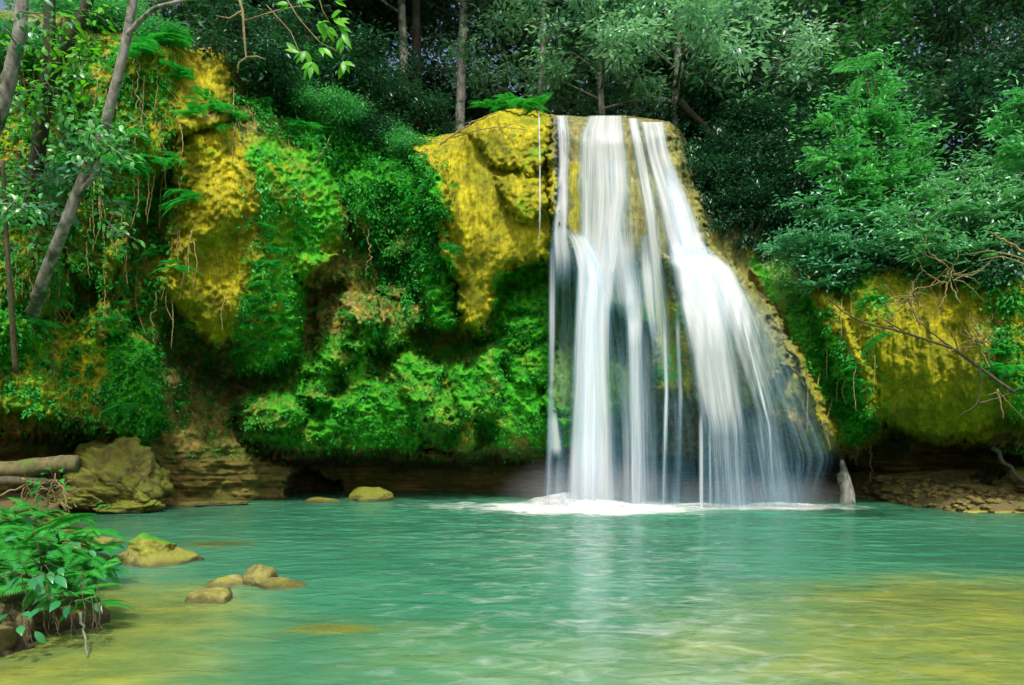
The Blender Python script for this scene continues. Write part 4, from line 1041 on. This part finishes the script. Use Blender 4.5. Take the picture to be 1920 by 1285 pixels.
scatter_leaves('creeper_foliage', 'sparse leaves on the bright green part of the hanging lobe',
  [([(430,250),(560,300),(600,450),(560,560),(560,690),(440,700),(440,540)], 20, 1.0)], 1800, .07, M_fern_cliff, 14, lift=.04)
scatter_leaves('creeper_foliage', 'strip of creepers between the waterfall and the yellow tufa on the right',
  [([(1410,430),(1560,440),(1640,620),(1650,800),(1600,850),(1540,740),(1450,560)], 18, 1.0), ([(1860,560),(2180,560),(2180,900),(1900,900)], 25, .5)], 8000, .07, M_leaf_creeper, 15, lift=.05)
scatter_leaves('creeper_foliage', 'shaded undergrowth on the dark slope at the top right of the falls',
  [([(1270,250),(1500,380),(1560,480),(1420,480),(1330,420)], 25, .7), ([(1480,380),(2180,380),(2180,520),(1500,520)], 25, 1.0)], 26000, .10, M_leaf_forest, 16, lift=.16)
scatter_leaves('creeper_foliage', 'creepers hanging over the top of the yellow tufa at the far right',
  [([(1560,450),(2180,440),(2180,560),(1900,590),(1760,520),(1640,600),(1580,560)], 20, 1.0), ([(1600,620),(1640,600),(1640,740),(1610,740)], 12, .8), ([(1840,620),(1900,620),(1900,720),(1840,700)], 12, .8)], 9000, .09, M_leaf_creeper, 18, lift=.08)
scatter_leaves('moss_tufts', 'short bright moss tufts over the green parts of the cliff',
  [(p, s, a) for p, s, a in GRN[4:] if a > .6], 34000, .032, leaf_mat('moss_tuft', (.012, .13, .008), (.03, .28, .012), (.10, .44, .02), rough=.7, spec=.1), 17, down=.9, lift=.012, wfac=.5)

# ------------------------------------------------------------------ cliff ferns and hanging plants
def cliff_fern_proto(seed, n=9, hang=False):
    rng = np.random.default_rng(seed); g = Geo()
    for k in range(n):
        a = -pi/2 + (k-(n-1)/2)*2.7/n + rng.normal(0, .15)
        d = np.array([cos(a), sin(a)*.8, rng.uniform(.0, .5)])
        L = rng.uniform(.7, 1.1)
        g.compound([[0, 0, rng.uniform(-.1, .1)]], d, np.array([0, 0, 1.]), L, 16, .26*L, .24, .45+rng.uniform(0, .3), 'fern', .25, rng.random()*.6+.2, rng=rng)
    return g.mesh('cliff_fern', M_fern_cliff)
CF = [cliff_fern_proto(300+k, 8+k) for k in range(4)]
def put_on_cliff(px, py, off=.08):
    Y = float(cliffY(px, py)); return a3(px, py, Y-off)
FERNS = [  # region label, group, positions (photo), size
 ('stack of bright ferns down the middle of the green lobe', 'ferns on the green lobe', [(470,490),(505,500),(485,530),(520,550),(480,565),(505,590),(465,610),(520,620),(490,640),(455,655),(510,475),(480,425),(545,640)], .34),
 ('fern on the cliff left of the yellow lobe', 'ferns left of the yellow lobe', [(245,380),(300,350),(340,360),(260,320),(310,390),(330,500),(290,300),(355,375),(310,475),(335,300),(280,420),(250,255),(225,310)], .55),
 ('fern growing above the yellow and green lobe', 'ferns above the lobe', [(390,190),(420,205),(375,215),(445,225),(405,235),(470,195),(350,150),(320,130)], .55),
 ('fern on the crest at the top left of the cliff', 'ferns on the top left crest', [(310,75),(335,88),(250,110),(290,100)], .7),
 ('teal fern in front of the dark slope behind the bare branch', 'ferns on the upper slope', [(495,205),(520,215),(600,190),(560,240),(650,205),(700,230),(580,205)], .6),
 ('small fern hanging in the dark hollow below the lobe', 'ferns in the hollow', [(320,640),(355,680),(375,710),(310,690),(390,700),(340,755),(360,610),(450,775)], .30),
 ('bright small fern beside the yellow tufa', 'ferns beside the tufa', [(820,480),(830,500),(815,520),(840,470),(800,350),(770,380),(810,385),(785,410),(760,350)], .40),
 ('leafy fern on the mounds under the overhang', 'ferns on the lower mounds', [(650,590),(700,620),(600,580),(640,720),(885,640),(895,690),(960,640),(700,700),(560,760),(480,750)], .34),
 ('fern on the lower left cliff above the log', 'ferns on the lower left cliff', [(230,570),(260,590),(210,600),(280,620),(70,610),(100,560),(240,760),(160,820)], .45),
 ('dark ivy fern on the yellow tufa at the right', 'ferns on the right tufa', [(1600,690),(1605,710),(1600,735),(1615,580),(1635,640),(1865,660),(1880,690),(1850,680),(1640,560)], .42),
 ('low fern on the mossy brow left of the waterfall', 'ferns on the brow', [(935,196),(960,194),(985,198),(920,200),(1005,202)], .62),
]
for lab, grp, pos, s_ in FERNS:
    for k, (a, b_) in enumerate(pos):
        o = link('cliff_fern', CF[(k*7+len(grp)) % 4], None, put_on_cliff(a, b_, .06), (rr.normal(0, .2), rr.normal(0, .2), rr.normal(0, .4)), (s_*1.3*rr.uniform(.8, 1.2),)*3)
        tag(o, lab, 'fern', grp)
# hanging roots and stems in front of the cliff
def cliff_vine(pts, r, label, mat, group=None, off=.12, seed=0, name='hanging_vine', wob=.03):
    pts = [np.array(put_on_cliff(a, b_, off)) for a, b_ in pts]
    ymin = np.minimum.accumulate([p[1] for p in pts])
    q = [np.array([p[0]/p[1]*y, y, CH+(p[2]-CH)/p[1]*y]) for p, y in zip(pts, ymin)]
    return vine(q, r, name, label, mat, group, 'vine', 18, wob, seed)
for k, (pts, r, lab, mt) in enumerate([
  ([(298,545),(285,600),(290,650)], .02, 'pale hanging stem left of the dark hollow', M_twig),
  ([(282,640),(265,698)], .018, 'short pale stem below the long one by the dark hollow', M_twig),
  ([(108,640),(100,670),(98,710)], .02, 'tan stem hanging on the lower left cliff', M_twig),
  ([(690,430),(692,480),(685,520)], .02, 'brown vine looping in the hollow left of the tufa', M_twig),
  ([(1631,830),(1632,880),(1627,908)], .014, 'long thin root hanging from the overhang right of the stump', M_root),
  ([(1605,825),(1607,872)], .010, 'shorter thin root hanging right of the stump', M_root),
  ([(262,95),(255,170),(280,240)], .02, 'brown vine crossing the top left cliff', M_twig),
  ([(590,310),(610,280),(620,255)], .02, 'dry twig leaning on the slope above the green lobe', M_twig),
  ([(240,300),(262,240),(255,180)], .018, 'forked dry twig on the upper left cliff', M_twig)]):
    cliff_vine(pts, r, lab, mt, None, .2, 400+k)
for k in range(150):
    if k < 116: x_, y_ = rr.uniform(30, 340 if k % 5 else 440), rr.uniform(80, 560)
    elif k < 132: x_, y_ = rr.uniform(430, 560), rr.uniform(130, 240)
    else: x_, y_ = rr.uniform(1500, 1640), rr.uniform(540, 760)
    l_ = rr.uniform(30, 110)
    cliff_vine([(x_, y_), (x_+rr.normal(0, 5), y_+l_*.5), (x_+rr.normal(0, 8), y_+l_)], .014, 'thin dry rootlet hanging down the cliff face', M_root, 'rootlets on the cliff', .09, 500+k, 'hanging_root', .006)

# ------------------------------------------------------------------ trees
def branchy(rng, base, h, r0, lean, nl, crown0, crown_r, limb_rise=.35):
    """trunk path and limb end points"""
    n = 12; t = np.linspace(0, 1, n)
    P = base + np.stack([lean[0]*t**1.4*h + .10*np.sin(t*5+rng.uniform(0, 6)), lean[1]*t*h + .08*np.sin(t*4), t*h], -1)
    g = Geo(); g.tube(P, r0*(1-.7*t)+.01, 9, .12, int(rng.integers(99)))
    ends = []
    for k in range(nl):
        f = crown0+(1-crown0)*(k+.5)/nl
        i = f*(n-1); i0 = int(i); b = P[i0]*(1-(i-i0))+P[min(i0+1, n-1)]*(i-i0)
        a = k*2.4+rng.uniform(-.4, .4); L = crown_r*(1.1-.55*f)*rng.uniform(.7, 1.15)
        e = b + np.array([cos(a)*L, sin(a)*L, limb_rise*L+rng.normal(0, .3)])
        m_ = (b+e)/2 + rng.normal(0, .12, 3)+(0, 0, .12*L)
        rr_ = r0*(1-.7*f)*.45
        g.tube([b, m_, e], [rr_, rr_*.6, .012], 6)
        for q in range(4):
            s = rng.uniform(.35, .95); c = b*(1-s)**2+2*m_*s*(1-s)+e*s*s
            d = nrm(rng.normal(0, 1, 3)+np.array([cos(a), sin(a), .3]))*rng.uniform(.5, 1.1)*crown_r*.3
            g.tube([c, c+d*.5+(0, 0, .04), c+d], [rr_*.35, rr_*.2, .006], 4)
            ends.append(c+d)
        ends.append(e)
    ends.append(P[-1])
    return g, np.array(ends)
def crown_geo(rng, ends, per, spread, L, wfac=.42, hang=.35):
    g = Geo(); K = len(ends)
    # each clump: twigs of leaves radiating, flattened
    c = np.repeat(ends, per, 0); n = len(c)
    offs = rng.normal(0, 1, (n, 3))*np.array([spread, spread, spread*.55])
    p = c+offs
    d = nrm(offs*np.array([1, 1, .3])/spread + rng.normal(0, .5, (n, 3)) + np.array([0, 0, -hang]))
    up = nrm(rng.normal(0, .45, (n, 3))+np.array([0, -.25, 1.]))
    tint = np.clip(np.repeat(rng.random(K), per)*.55+rng.random(n)*.45, 0, 1)
    LL = L*rng.lognormal(0, .25, n)
    g.leaves(p, d, up, LL, LL*wfac, .12, tint, rng); return g
def tree_proto(name, seed, h, r0, nl, crown0, crown_r, per, spread, L, lmat, bmat, lean=(0, 0), hang=.35):
    rng = np.random.default_rng(seed)
    tg, ends = branchy(rng, np.zeros(3), h, r0, lean, nl, crown0, crown_r)
    root = empty(name, (0, 0, 0))
    a = link('trunk', tg.mesh('trunk', bmat, True), root)
    b = link('crown', crown_geo(rng, ends, per, spread, L, .42, hang).mesh('crown', lmat), root)
    SRC_CH[root.name] = (a, b)
    return root
protos = {
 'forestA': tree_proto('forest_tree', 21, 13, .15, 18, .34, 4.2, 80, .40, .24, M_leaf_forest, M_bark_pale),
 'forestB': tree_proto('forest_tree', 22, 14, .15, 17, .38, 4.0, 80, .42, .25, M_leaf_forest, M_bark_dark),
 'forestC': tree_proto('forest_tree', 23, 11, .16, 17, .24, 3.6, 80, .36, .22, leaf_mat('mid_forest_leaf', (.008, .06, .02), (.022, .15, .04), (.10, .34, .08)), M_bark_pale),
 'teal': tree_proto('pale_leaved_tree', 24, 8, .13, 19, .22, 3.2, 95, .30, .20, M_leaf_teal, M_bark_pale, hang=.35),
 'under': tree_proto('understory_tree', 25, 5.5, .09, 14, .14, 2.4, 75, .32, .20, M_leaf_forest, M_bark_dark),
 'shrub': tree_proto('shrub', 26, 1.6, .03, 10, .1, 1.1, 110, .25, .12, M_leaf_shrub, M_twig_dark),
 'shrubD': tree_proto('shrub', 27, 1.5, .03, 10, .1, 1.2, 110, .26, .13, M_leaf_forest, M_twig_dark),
}
used = set()
def plant(key, px, Y, base_z, label, group=None, scale=1.0, rz=None, cat='tree', tilt=0.0):
    X = (px-CX)/F*Y
    rz = rr.uniform(0, 6.28) if rz is None else rz
    src = protos[key]
    if key in used: o = copy_tree(src, (X, Y, base_z), rz, scale, rot=(0, tilt, rz) if tilt else None)
    else:
        used.add(key); o = src; o.location = (X, Y, base_z); o.rotation_euler = (0, tilt, rz); o.scale = (scale,)*3
    tag(o, label, cat, group); return o
def topz(px, Y):
    y_ = float(np.interp(px, TOPX, TOPY)); Yt = float(cliffY(px, y_+20)); z = CH+(HY-y_)/F*Yt
    s = min(1, max(0, (Y-Yt-2)/18)); return z*(1-s)+10.2*s-.2
# the ones whose trunks show
for px, Y, key, sc, lab in [
  (755, 21.3, 'forestA', 1.0, 'slender pale trunked tree left of the thick brown one behind the slope'),
  (786, 21.9, 'forestB', 1.15, 'thick brown trunked tree behind the slope left of the falls'),
  (866, 20.9, 'forestA', 1.05, 'straight pale mottled tree above the left mossy brow'),
  (980, 26.0, 'forestB', 1.0, 'dark tree between the mottled tree and the forked one'),
  (1018, 20.4, 'forestA', .8, 'pale trunked tree with a low side branch left of the falls'),
  (1130, 19.9, 'teal', .8, 'pale leaved tree rising directly behind the lip of the falls'),
  (940, 23.5, 'teal', .95, 'pale leaved tree left of the forked one behind the mossy brow'),
  (1330, 21.5, 'teal', 1.0, 'pale leaved tree above the bent brown limb'),
  (1105, 24.0, 'forestB', 1.1, 'broad black trunk right behind the lip of the falls'),
  (1185, 21.5, 'teal', 1.0, 'pale leaved tree overhanging the middle of the falls'),
  (1268, 20.8, 'teal', .95, 'pale leaved tree at the right corner of the falls'),
  (1495, 25.5, 'forestA', 1.05, 'lone grey trunk high among the dark trees on the right'),
  (620, 24.0, 'forestB', .95, 'dark trunked tree behind the bright leafy sprig'),
  (575, 21.5, 'forestC', .9, 'slim tree behind the upper slope left of the dark trunked one'),
  (120, 20.0, 'teal', .8, 'light leaved tree against the sky at the top left'),
  (300, 21.5, 'forestC', .9, 'green tree on the crest at the top left'),
  (480, 23.0, 'forestB', 1.0, 'dark tree behind the bare drooping branch')]:
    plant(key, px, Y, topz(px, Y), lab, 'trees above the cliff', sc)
for j, (Y, x0, x1, n_) in enumerate([(24, -150, 2100, 10), (28.5, -100, 2100, 10), (34, 1300, 2150, 4)]):
    for k in range(n_):
        px = x0+(x1-x0)*(k+.5)/n_+rr.uniform(-60, 60); Yk = Y+rr.uniform(-1.5, 1.5)
        if (j == 0 and (650 < px < 1300 or px < 440)) or (j == 1 and (px < 350 or 1010 < px < 1240)): continue
        plant(('forestA', 'forestB', 'forestC')[rr.integers(3)], px, Yk, topz(px, Yk)-(.5 if px > 1300 else 0), 'dense dark forest tree in the woods behind the cliff top', 'woods behind the cliff', rr.uniform(.95, 1.25))
for px, Y in [(520, 22), (640, 23.5), (700, 24), (820, 25), (900, 25.5), (950, 26), (1060, 26), (1150, 27), (1330, 22), (1400, 22.5), (1470, 23), (1560, 22), (1650, 21), (1760, 21.5), (1860, 20.5), (1960, 20), (380, 22), (1300, 26), (1220, 28)]:
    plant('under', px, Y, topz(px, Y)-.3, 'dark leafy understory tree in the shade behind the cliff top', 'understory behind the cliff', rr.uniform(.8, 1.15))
for px, py, dy, key, sc in [(470, 150, 0, 'shrubD', 1), (540, 165, .3, 'shrubD', 1.1), (600, 185, .2, 'shrub', .8), (660, 200, .2, 'shrubD', 1.1), (720, 225, .4, 'shrubD', 1.0), (790, 255, .8, 'shrubD', .8),
   (560, 215, -.4, 'shrub', .6), (640, 235, -.4, 'shrub', .6), (700, 265, -.3, 'shrubD', .6), (760, 290, -.3, 'shrub', .5), (500, 190, -.3, 'shrubD', .6), 
   (20, 120, -.2, 'shrub', .6), (80, 140, -.1, 'shrub', .5), (300, 92, .3, 'shrub', .5), (150, 75, .4, 'shrub', .7), (215, 66, .6, 'shrub', .6)]:
    Y = float(cliffY(px, py))+dy; q = a3(px, py, Y)
    plant(key, px, Y, q[2]-.35, 'leafy shrub on the upper slope left of the tufa brow' if px > 400 else 'leafy shrub on the crest at the top left', 'shrubs on the slope' if px > 400 else 'shrubs on the left crest', sc, cat='shrub')
for px, py, Y, sc in [(1330, 330, 19.6, .8), (1400, 345, 19.8, .9), (1440, 300, 20.2, 1.0), (1370, 270, 20.6, 1.0), (1480, 370, 19.4, .9), (1310, 240, 20.8, .8), (1430, 400, 19.3, .8), (1520, 430, 18.8, .8), (1380, 400, 19.5, .7)]:
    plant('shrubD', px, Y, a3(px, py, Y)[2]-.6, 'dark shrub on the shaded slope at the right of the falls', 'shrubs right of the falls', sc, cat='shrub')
# bent dark limb right of the lip
vine([a3(1275, 190, 20), a3(1310, 225, 20), a3(1345, 265, 20), a3(1368, 300, 20)], .11, 'bent_limb', 'thick bent brown limb leaning down right of the waterfall lip', M_bark_dark, None, 'branch', 14, .02, 7)
vine([a3(1352, 150, 20.3), a3(1356, 220, 20.2), a3(1353, 275, 20.1)], .09, 'bent_limb', 'upright brown stem meeting the bent limb right of the lip', M_bark_dark, None, 'branch', 14, .02, 8)

# ------------------------------------------------------------------ feathery shrubs on the right
def feather_tree(name, label, base, stems, seed, L=.55, ll=.10, nleaf=26, mat=M_leaf_shrub, group=None, dens=1.5):
    """stems: list of (px,py,Y) end points; each stem carries whorls of long compound leaves"""
    nleaf = int(nleaf*dens*.8); ll = ll*1.45; L = L*1.15
    rng = np.random.default_rng(seed); base = np.array(base); tg = Geo(); cg = Geo()
    for (sx_, sy_, sY) in stems:
        e = np.array(a3(sx_, sy_, sY)); m_ = base*.5+e*.5+np.array([0, 0, .12])*np.linalg.norm(e-base)+rng.normal(0, .1, 3)
        t = np.linspace(0, 1, 12)[:, None]; P = base*(1-t)**2+2*m_*t*(1-t)+e*t*t
        tg.tube(P, np.linspace(.05, .012, 12), 7)
        f = rng.uniform(.35, 1, nleaf)**.8; f[-3:] = 1
        b = base*(1-f[:, None])**2+2*m_*(f*(1-f))[:, None]+e*(f*f)[:, None]
        a = rng.uniform(0, 2*pi, nleaf)
        d = np.stack([np.cos(a)*1.15, np.sin(a)*.8, rng.uniform(.0, .55, nleaf)], -1)
        cg.compound(b, d, np.array([0, 0, 1.]), L*rng.uniform(.7, 1.25, nleaf)*(1.15-.4*f), 13, ll, ll*.27, rng.uniform(.1, .4, nleaf), 'even', .45, rng=rng, jit=.35)
        nl_ = nleaf*16
        ff = np.repeat(f, 16)[:, None]; bb = base*(1-ff)**2+2*m_*(ff*(1-ff))+e*ff*ff
        rv = np.repeat(d, 16, 0)*rng.uniform(.1, 1.0, (nl_, 1))*L + rng.normal(0, .09, (nl_, 3))
        cg.leaves(bb+rv, nrm(rv+rng.normal(0, .25, (nl_, 3))+(0, 0, -.15)), nrm(rng.normal(0, .5, (nl_, 3))+(0, -.3, 1.)), ll*rng.uniform(.6, 1.1, nl_), ll*.32, .12, None, rng)
    root = empty(name, tuple(base)); tag(root, label, 'tree', group)
    link('trunk', tg.mesh('trunk', M_twig_dark, True, base), root); link('crown', cg.mesh('crown', mat, False, base), root)
feather_tree('feathery_tree', 'tall young tree with tiers of feathery leaves rising against the dark woods at right', a3(1690, 520, 17.6),
   [(1615,110,17.6),(1600,190,17.5),(1650,220,17.5),(1560,230,17.3),(1700,240,17.6),(1540,290,17.2),(1620,290,17.3),(1690,320,17.4),(1580,340,17.1),(1640,370,17.2),(1730,370,17.6),(1545,400,17.0),(1700,270,17.5),(1600,420,17.0),(1640,150,17.7)], 5, .70, .13, 20, leaf_mat('sapling_leaf', (.025, .20, .06), (.07, .42, .13), (.24, .70, .20), rough=.32, spec=.6))
feather_tree('feathery_tree', 'wide feathery shrub spreading left over the yellow tufa below the young tree', a3(1720, 560, 17.0),
   [(1500,380,16.8),(1480,440,16.7),(1540,450,16.6),(1600,470,16.5),(1560,500,16.5),(1510,490,16.7),(1650,440,16.5),(1460,470,16.9),(1620,400,16.7),(1680,480,16.5),(1520,540,16.7)], 6, .55, .105, 24, leaf_mat('teal_feathery_leaf', (.02, .17, .09), (.07, .36, .18), (.30, .62, .40), rough=.3, spec=.8))
feather_tree('feathery_tree', 'pale leaved feathery shrub filling the right edge above the bare branches', a3(1900, 600, 15.6),
   [(1700,400,15.6),(1740,340,15.7),(1800,320,15.8),(1860,300,15.9),(1910,260,15.8),(1780,400,15.4),(1840,390,15.3),(1900,370,15.2),(1960,330,15.2),(1730,470,15.4),(1800,470,15.2),(1860,460,15.0),(1930,450,15.0),(1690,440,15.6)], 8, .6, .115, 24,
   leaf_mat('pale_feathery_leaf', (.03, .20, .09), (.11, .42, .19), (.38, .66, .38), rough=.3, spec=.7))
feather_tree('feathery_tree', 'sprays of long leaves reaching in at the upper right picture edge', a3(1990, 330, 11),
   [(1905,195,11),(1900,240,11),(1890,285,10.9),(1930,170,11),(1925,300,10.8)], 9, .45, .1, 10)
feather_tree('feathery_tree', 'dark leafy shrub hanging at the right edge over the cliff', a3(1960, 560, 16.2),
   [(1860,500,16.0),(1900,530,16.0),(1880,470,16.0),(1930,500,15.8),(1840,480,16.0)], 10, .5, .1, 16, M_leaf_forest)
# bare branches over the right tufa
def branch_obj(label, main, side, r, mat, seed, name='bare_branch', Y0=13.5, dY=0.0):
    rng = np.random.default_rng(seed); g = Geo()
    def path(pts, r0):
        P = np.array([a3(p[0], p[1], p[2] if len(p) > 2 else Y0) for p in pts]); t = np.linspace(0, len(P)-1, max(8, len(P)*5))
        Q_ = np.stack([np.interp(t, np.arange(len(P)), P[:, k]) for k in range(3)], -1)
        for _ in range(2): Q_[1:-1] = .25*Q_[:-2]+.5*Q_[1:-1]+.25*Q_[2:]
        Q_[1:-1] += rng.normal(0, .008, Q_[1:-1].shape)
        g.tube(Q_, np.linspace(r0, r0*.35, len(Q_)), 7)
    path(main, r)
    for s in side: path(s, r*.5)
    c = a3(main[0][0], main[0][1], main[0][2] if len(main[0]) > 2 else Y0)
    o = link(name, g.mesh(name, mat, True, c), None, c); tag(o, label, 'branch'); return o
branch_obj('long dark bare branch slanting down across the yellow tufa', [(1900,735),(1830,685),(1790,655),(1700,625),(1620,605),(1580,585),(1555,560)],
  [[(1795,660),(1740,620),(1715,590),(1700,560)], [(1800,665),(1790,635),(1770,605)], [(1835,690),(1838,720),(1835,755),(1800,780)], [(1700,625),(1640,590)], [(1835,755),(1875,745),(1920,725)]], .035, M_twig_dark, 1, Y0=13.8)
branch_obj('pale forked branch hanging below the dark one at the right', [(1870,730),(1876,755),(1882,785)], [[(1872,735),(1895,760),(1925,790)], [(1870,735),(1850,742)]], .02, M_twig, 2, Y0=13.6)
for k, (cx_, cy_, n_, rad, lab) in enumerate([(1705, 560, 20, 60, 'tangle of bare yellow twigs in the middle of the right tufa'), (1835, 640, 22, 55, 'curly tangle of bare twigs at the lower right above the dark branch'), (1780, 520, 16, 90, 'sparse bare twigs under the feathery shrub at right')]):
    rg = np.random.default_rng(70+k); side = []
    for q in range(n_):
        a_ = rg.uniform(0, 2*pi); L_ = rad*rg.uniform(.5, 1.2); x0, y0 = cx_+rg.normal(0, 8), cy_+rg.normal(0, 8)
        pts = [(x0, y0, 13.6)]; yy_ = 13.6
        for s in range(4):
            a_ += rg.normal(0, .45); x0 += cos(a_)*L_/4; y0 -= sin(a_)*L_/4*1.0; yy_ += rg.normal(0, .08); pts.append((x0, y0, yy_))
        side.append(pts)
    branch_obj(lab, [(cx_+20, cy_+50), (cx_+5, cy_+20), (cx_, cy_)], side, .022, M_twig, 80+k, 'twig_tangle', 13.6)
branch_obj('pale branches slanting through the leaves at the right edge', [(1960,500),(1890,455),(1855,435)], [[(1940,490),(1860,470),(1800,478)], [(1960,510),(1880,480),(1830,490)]], .035, M_twig, 4, Y0=12.6)
vine([a3(1860, 840, 16), a3(1895, 880, 15.8), a3(1940, 925, 15.6)], .06, 'fallen_branch', 'dark branch fallen on the shore at the right edge', M_bark_dark, None, 'branch', 10, .02, 3)

# ------------------------------------------------------------------ near left trees
def near_tree(label, paths, r, leaf_spots, seed, mat=M_bark_pale, lmat=M_leaf_blue, L=.15, name='leaning_tree'):
    rng = np.random.default_rng(seed); tg = Geo(); cg = Geo()
    base = np.array(a3(*paths[0][0]))
    for k, pts in enumerate(paths):
        P = np.array([a3(*p) for p in pts]); t = np.linspace(0, len(P)-1, max(10, len(P)*6))
        Q_ = np.stack([np.interp(t, np.arange(len(P)), P[:, j]) for j in range(3)], -1)
        for _ in range(3): Q_[1:-1] = .25*Q_[:-2]+.5*Q_[1:-1]+.25*Q_[2:]
        rk = r[k] if hasattr(r, '__len__') else r*(1 if k == 0 else .45)
        tg.tube(Q_, np.linspace(rk, rk*.6, len(Q_)), 12, .1, seed+k)
    for (x_, y_, Y_, n_, sp) in leaf_spots:
        c = np.array(a3(x_, y_, Y_))
        # twigs
        for q in range(max(2, n_//12)):
            d = nrm(rng.normal(0, 1, 3)*np.array([1, .6, .6]))*sp*1.1
            tg.tube([c-d*.4, c+(0, 0, .05), c+d], [.012, .008, .004], 4)
            m_ = 12
            f = rng.uniform(0, 1, m_)[:, None]; p = c-d*.4+(d*1.4)*f+rng.normal(0, .08*sp/.3, (m_, 3))
            dd = nrm(d+rng.normal(0, .6, (m_, 3))*sp+np.array([0, -.1, -.45*sp]))
            cg.leaves(p, dd, nrm(rng.normal(0, .5, (m_, 3))+np.array([0, -.6, 1.])), L*rng.uniform(.7, 1.25, m_), L*.46, .1, None, rng, True)
    root = empty(name, tuple(base)); tag(root, label, 'tree', 'leaning trees at the left')
    link('trunk', tg.mesh('trunk', mat, True, base), root)
    if cg.n: link('crown', cg.mesh('crown', lmat, False, base), root)
rg = np.random.default_rng(9)
spots = [(rg.uniform(-40, 240), rg.uniform(150, 480), rg.uniform(10.4, 12.0) if rg.random() < .3 else rg.uniform(12.3, 13.1), 36, rg.uniform(.3, .55)) for _ in range(44)]
near_tree('long pale grey trunk leaning right across the upper left cliff', [[(62,590,13.0),(78,530,12.6),(115,440,12.2),(150,350,12.0),(190,260,11.8),(220,150,11.6),(240,60,11.5),(256,-40,11.4)], [(150,360,12.0),(176,330,11.9),(185,290,11.8)], [(235,70,11.5),(262,40,11.4),(290,15,11.3),(330,5,11.2),(380,-10,11.2)]],
   [.108, .045, .045], spots[:12], 31, M_bark_pale, M_leaf_mid)
near_tree('grey trunk leaning left at the left picture edge', [[(-60,330,11.5),(-10,240,11.2),(20,140,11.0),(38,60,10.9),(44,-40,10.8)]], [.135], spots[12:28]+[(10,60,10.6,30,.4),(60,30,10.6,24,.4)], 33)
near_tree('forked dark trunk between the two grey ones at top left', [[(50,420,13.2),(70,300,12.8),(84,200,12.4),(92,110,12.2),(94,-40,12.0)], [(86,170,12.3),(110,110,12.1),(140,60,12.0),(178,-30,11.9)]], [.14, .13], spots[28:]+[(150,120,11.6,30,.5),(100,60,11.6,24,.4)], 35, M_bark_dark, M_leaf_mid)
near_tree('thin leafy sapling of bright leaves among the left trunks', [[(30,700,12.6),(20,560,12.2),(10,420,12.0),(5,300,11.8)]], [.05], [(rg.uniform(-20, 180), rg.uniform(20, 240), 11.8, 24, .45) for _ in range(14)], 37, M_twig_dark, M_leaf_bright, .15)
# overhanging sprig of bright leaves and thin bare branch
def hang_branch(label, paths, r, spots, seed, lmat, L, Y):
    rng = np.random.default_rng(seed); tg = Geo(); cg = Geo(); base = np.array(a3(paths[0][0][0], paths[0][0][1], Y))
    for k, pts in enumerate(paths):
        P = np.array([a3(p[0], p[1], Y) for p in pts]); tg.tube(P, np.linspace(r, r*.5, len(P))*(1 if k == 0 else .7), 6)
    for (x_, y_, a_, n_) in spots:
        c = np.array(a3(x_, y_, Y))
        for q in range(n_):
            aa = a_ + (q-(n_-1)/2)*.55
            d = np.array([cos(aa), rng.normal(-.2, .25), sin(aa)])
            cg.leaves(c+rng.normal(0, .01, 3), d, np.array([rng.normal(0, .3), -1.0, .45]), L*rng.uniform(.75, 1.2), L*.36, .1, None, rng, True)
    root = empty('overhanging_branch', tuple(base)); tag(root, label, 'branch')
    link('stem', tg.mesh('stem', M_twig, True, base), root)
    if cg.n: link('leaves', cg.mesh('leaves', lmat, False, base), root)
hang_branch('twig of bright yellow green leaves hanging in at the top left of centre', [[(520,-30),(560,35),(600,80),(640,100)], [(500,10),(545,60),(560,95),(580,120)], [(590,-30),(605,20),(620,45)]], .008,
   [(572,95,-2.0,4),(585,118,-1.8,4),(600,42,-.6,3),(622,35,.2,4),(612,50,-1.2,3),(645,118,-1.2,4),(560,100,2.6,2),(600,90,-.9,2),(630,45,-.3,3),(628,0,.2,3),(560,5,.3,3),(640,68,-1.5,3),(540,8,3.5,2)], 3, M_leaf_bright, .16, 7.0)
hang_branch('pale bare crooked branch hanging down in front of the woods', [[(440,-30),(455,20),(458,70),(462,108),(448,118),(445,138)], [(462,108),(482,106),(498,112)], [(455,20),(430,35),(405,30)], [(458,40),(520,20),(560,12)]], .02, [], 4, M_leaf_bright, .1, 9.0)
hang_branch('bare forked twig drooping over the yellow tufa left of the falls', [[(850,258),(900,243),(935,238),(990,244)], [(925,238),(940,262),(950,290),(952,312)], [(935,240),(960,262),(975,300)], [(945,238),(965,232),(985,240)], [(880,246),(870,232),(900,226)]], .014, [(966,250,-1.5,3)], 5, M_leaf_bright, .1, 16.3)
# one thicker grey root line on the brow
cliff_vine([(780,300),(830,268),(880,232),(930,212)], .03, 'brown root running up over the mossy brow left of the falls', M_twig, None, .05, 61)
for k, v in SRC_CH.items(): pass
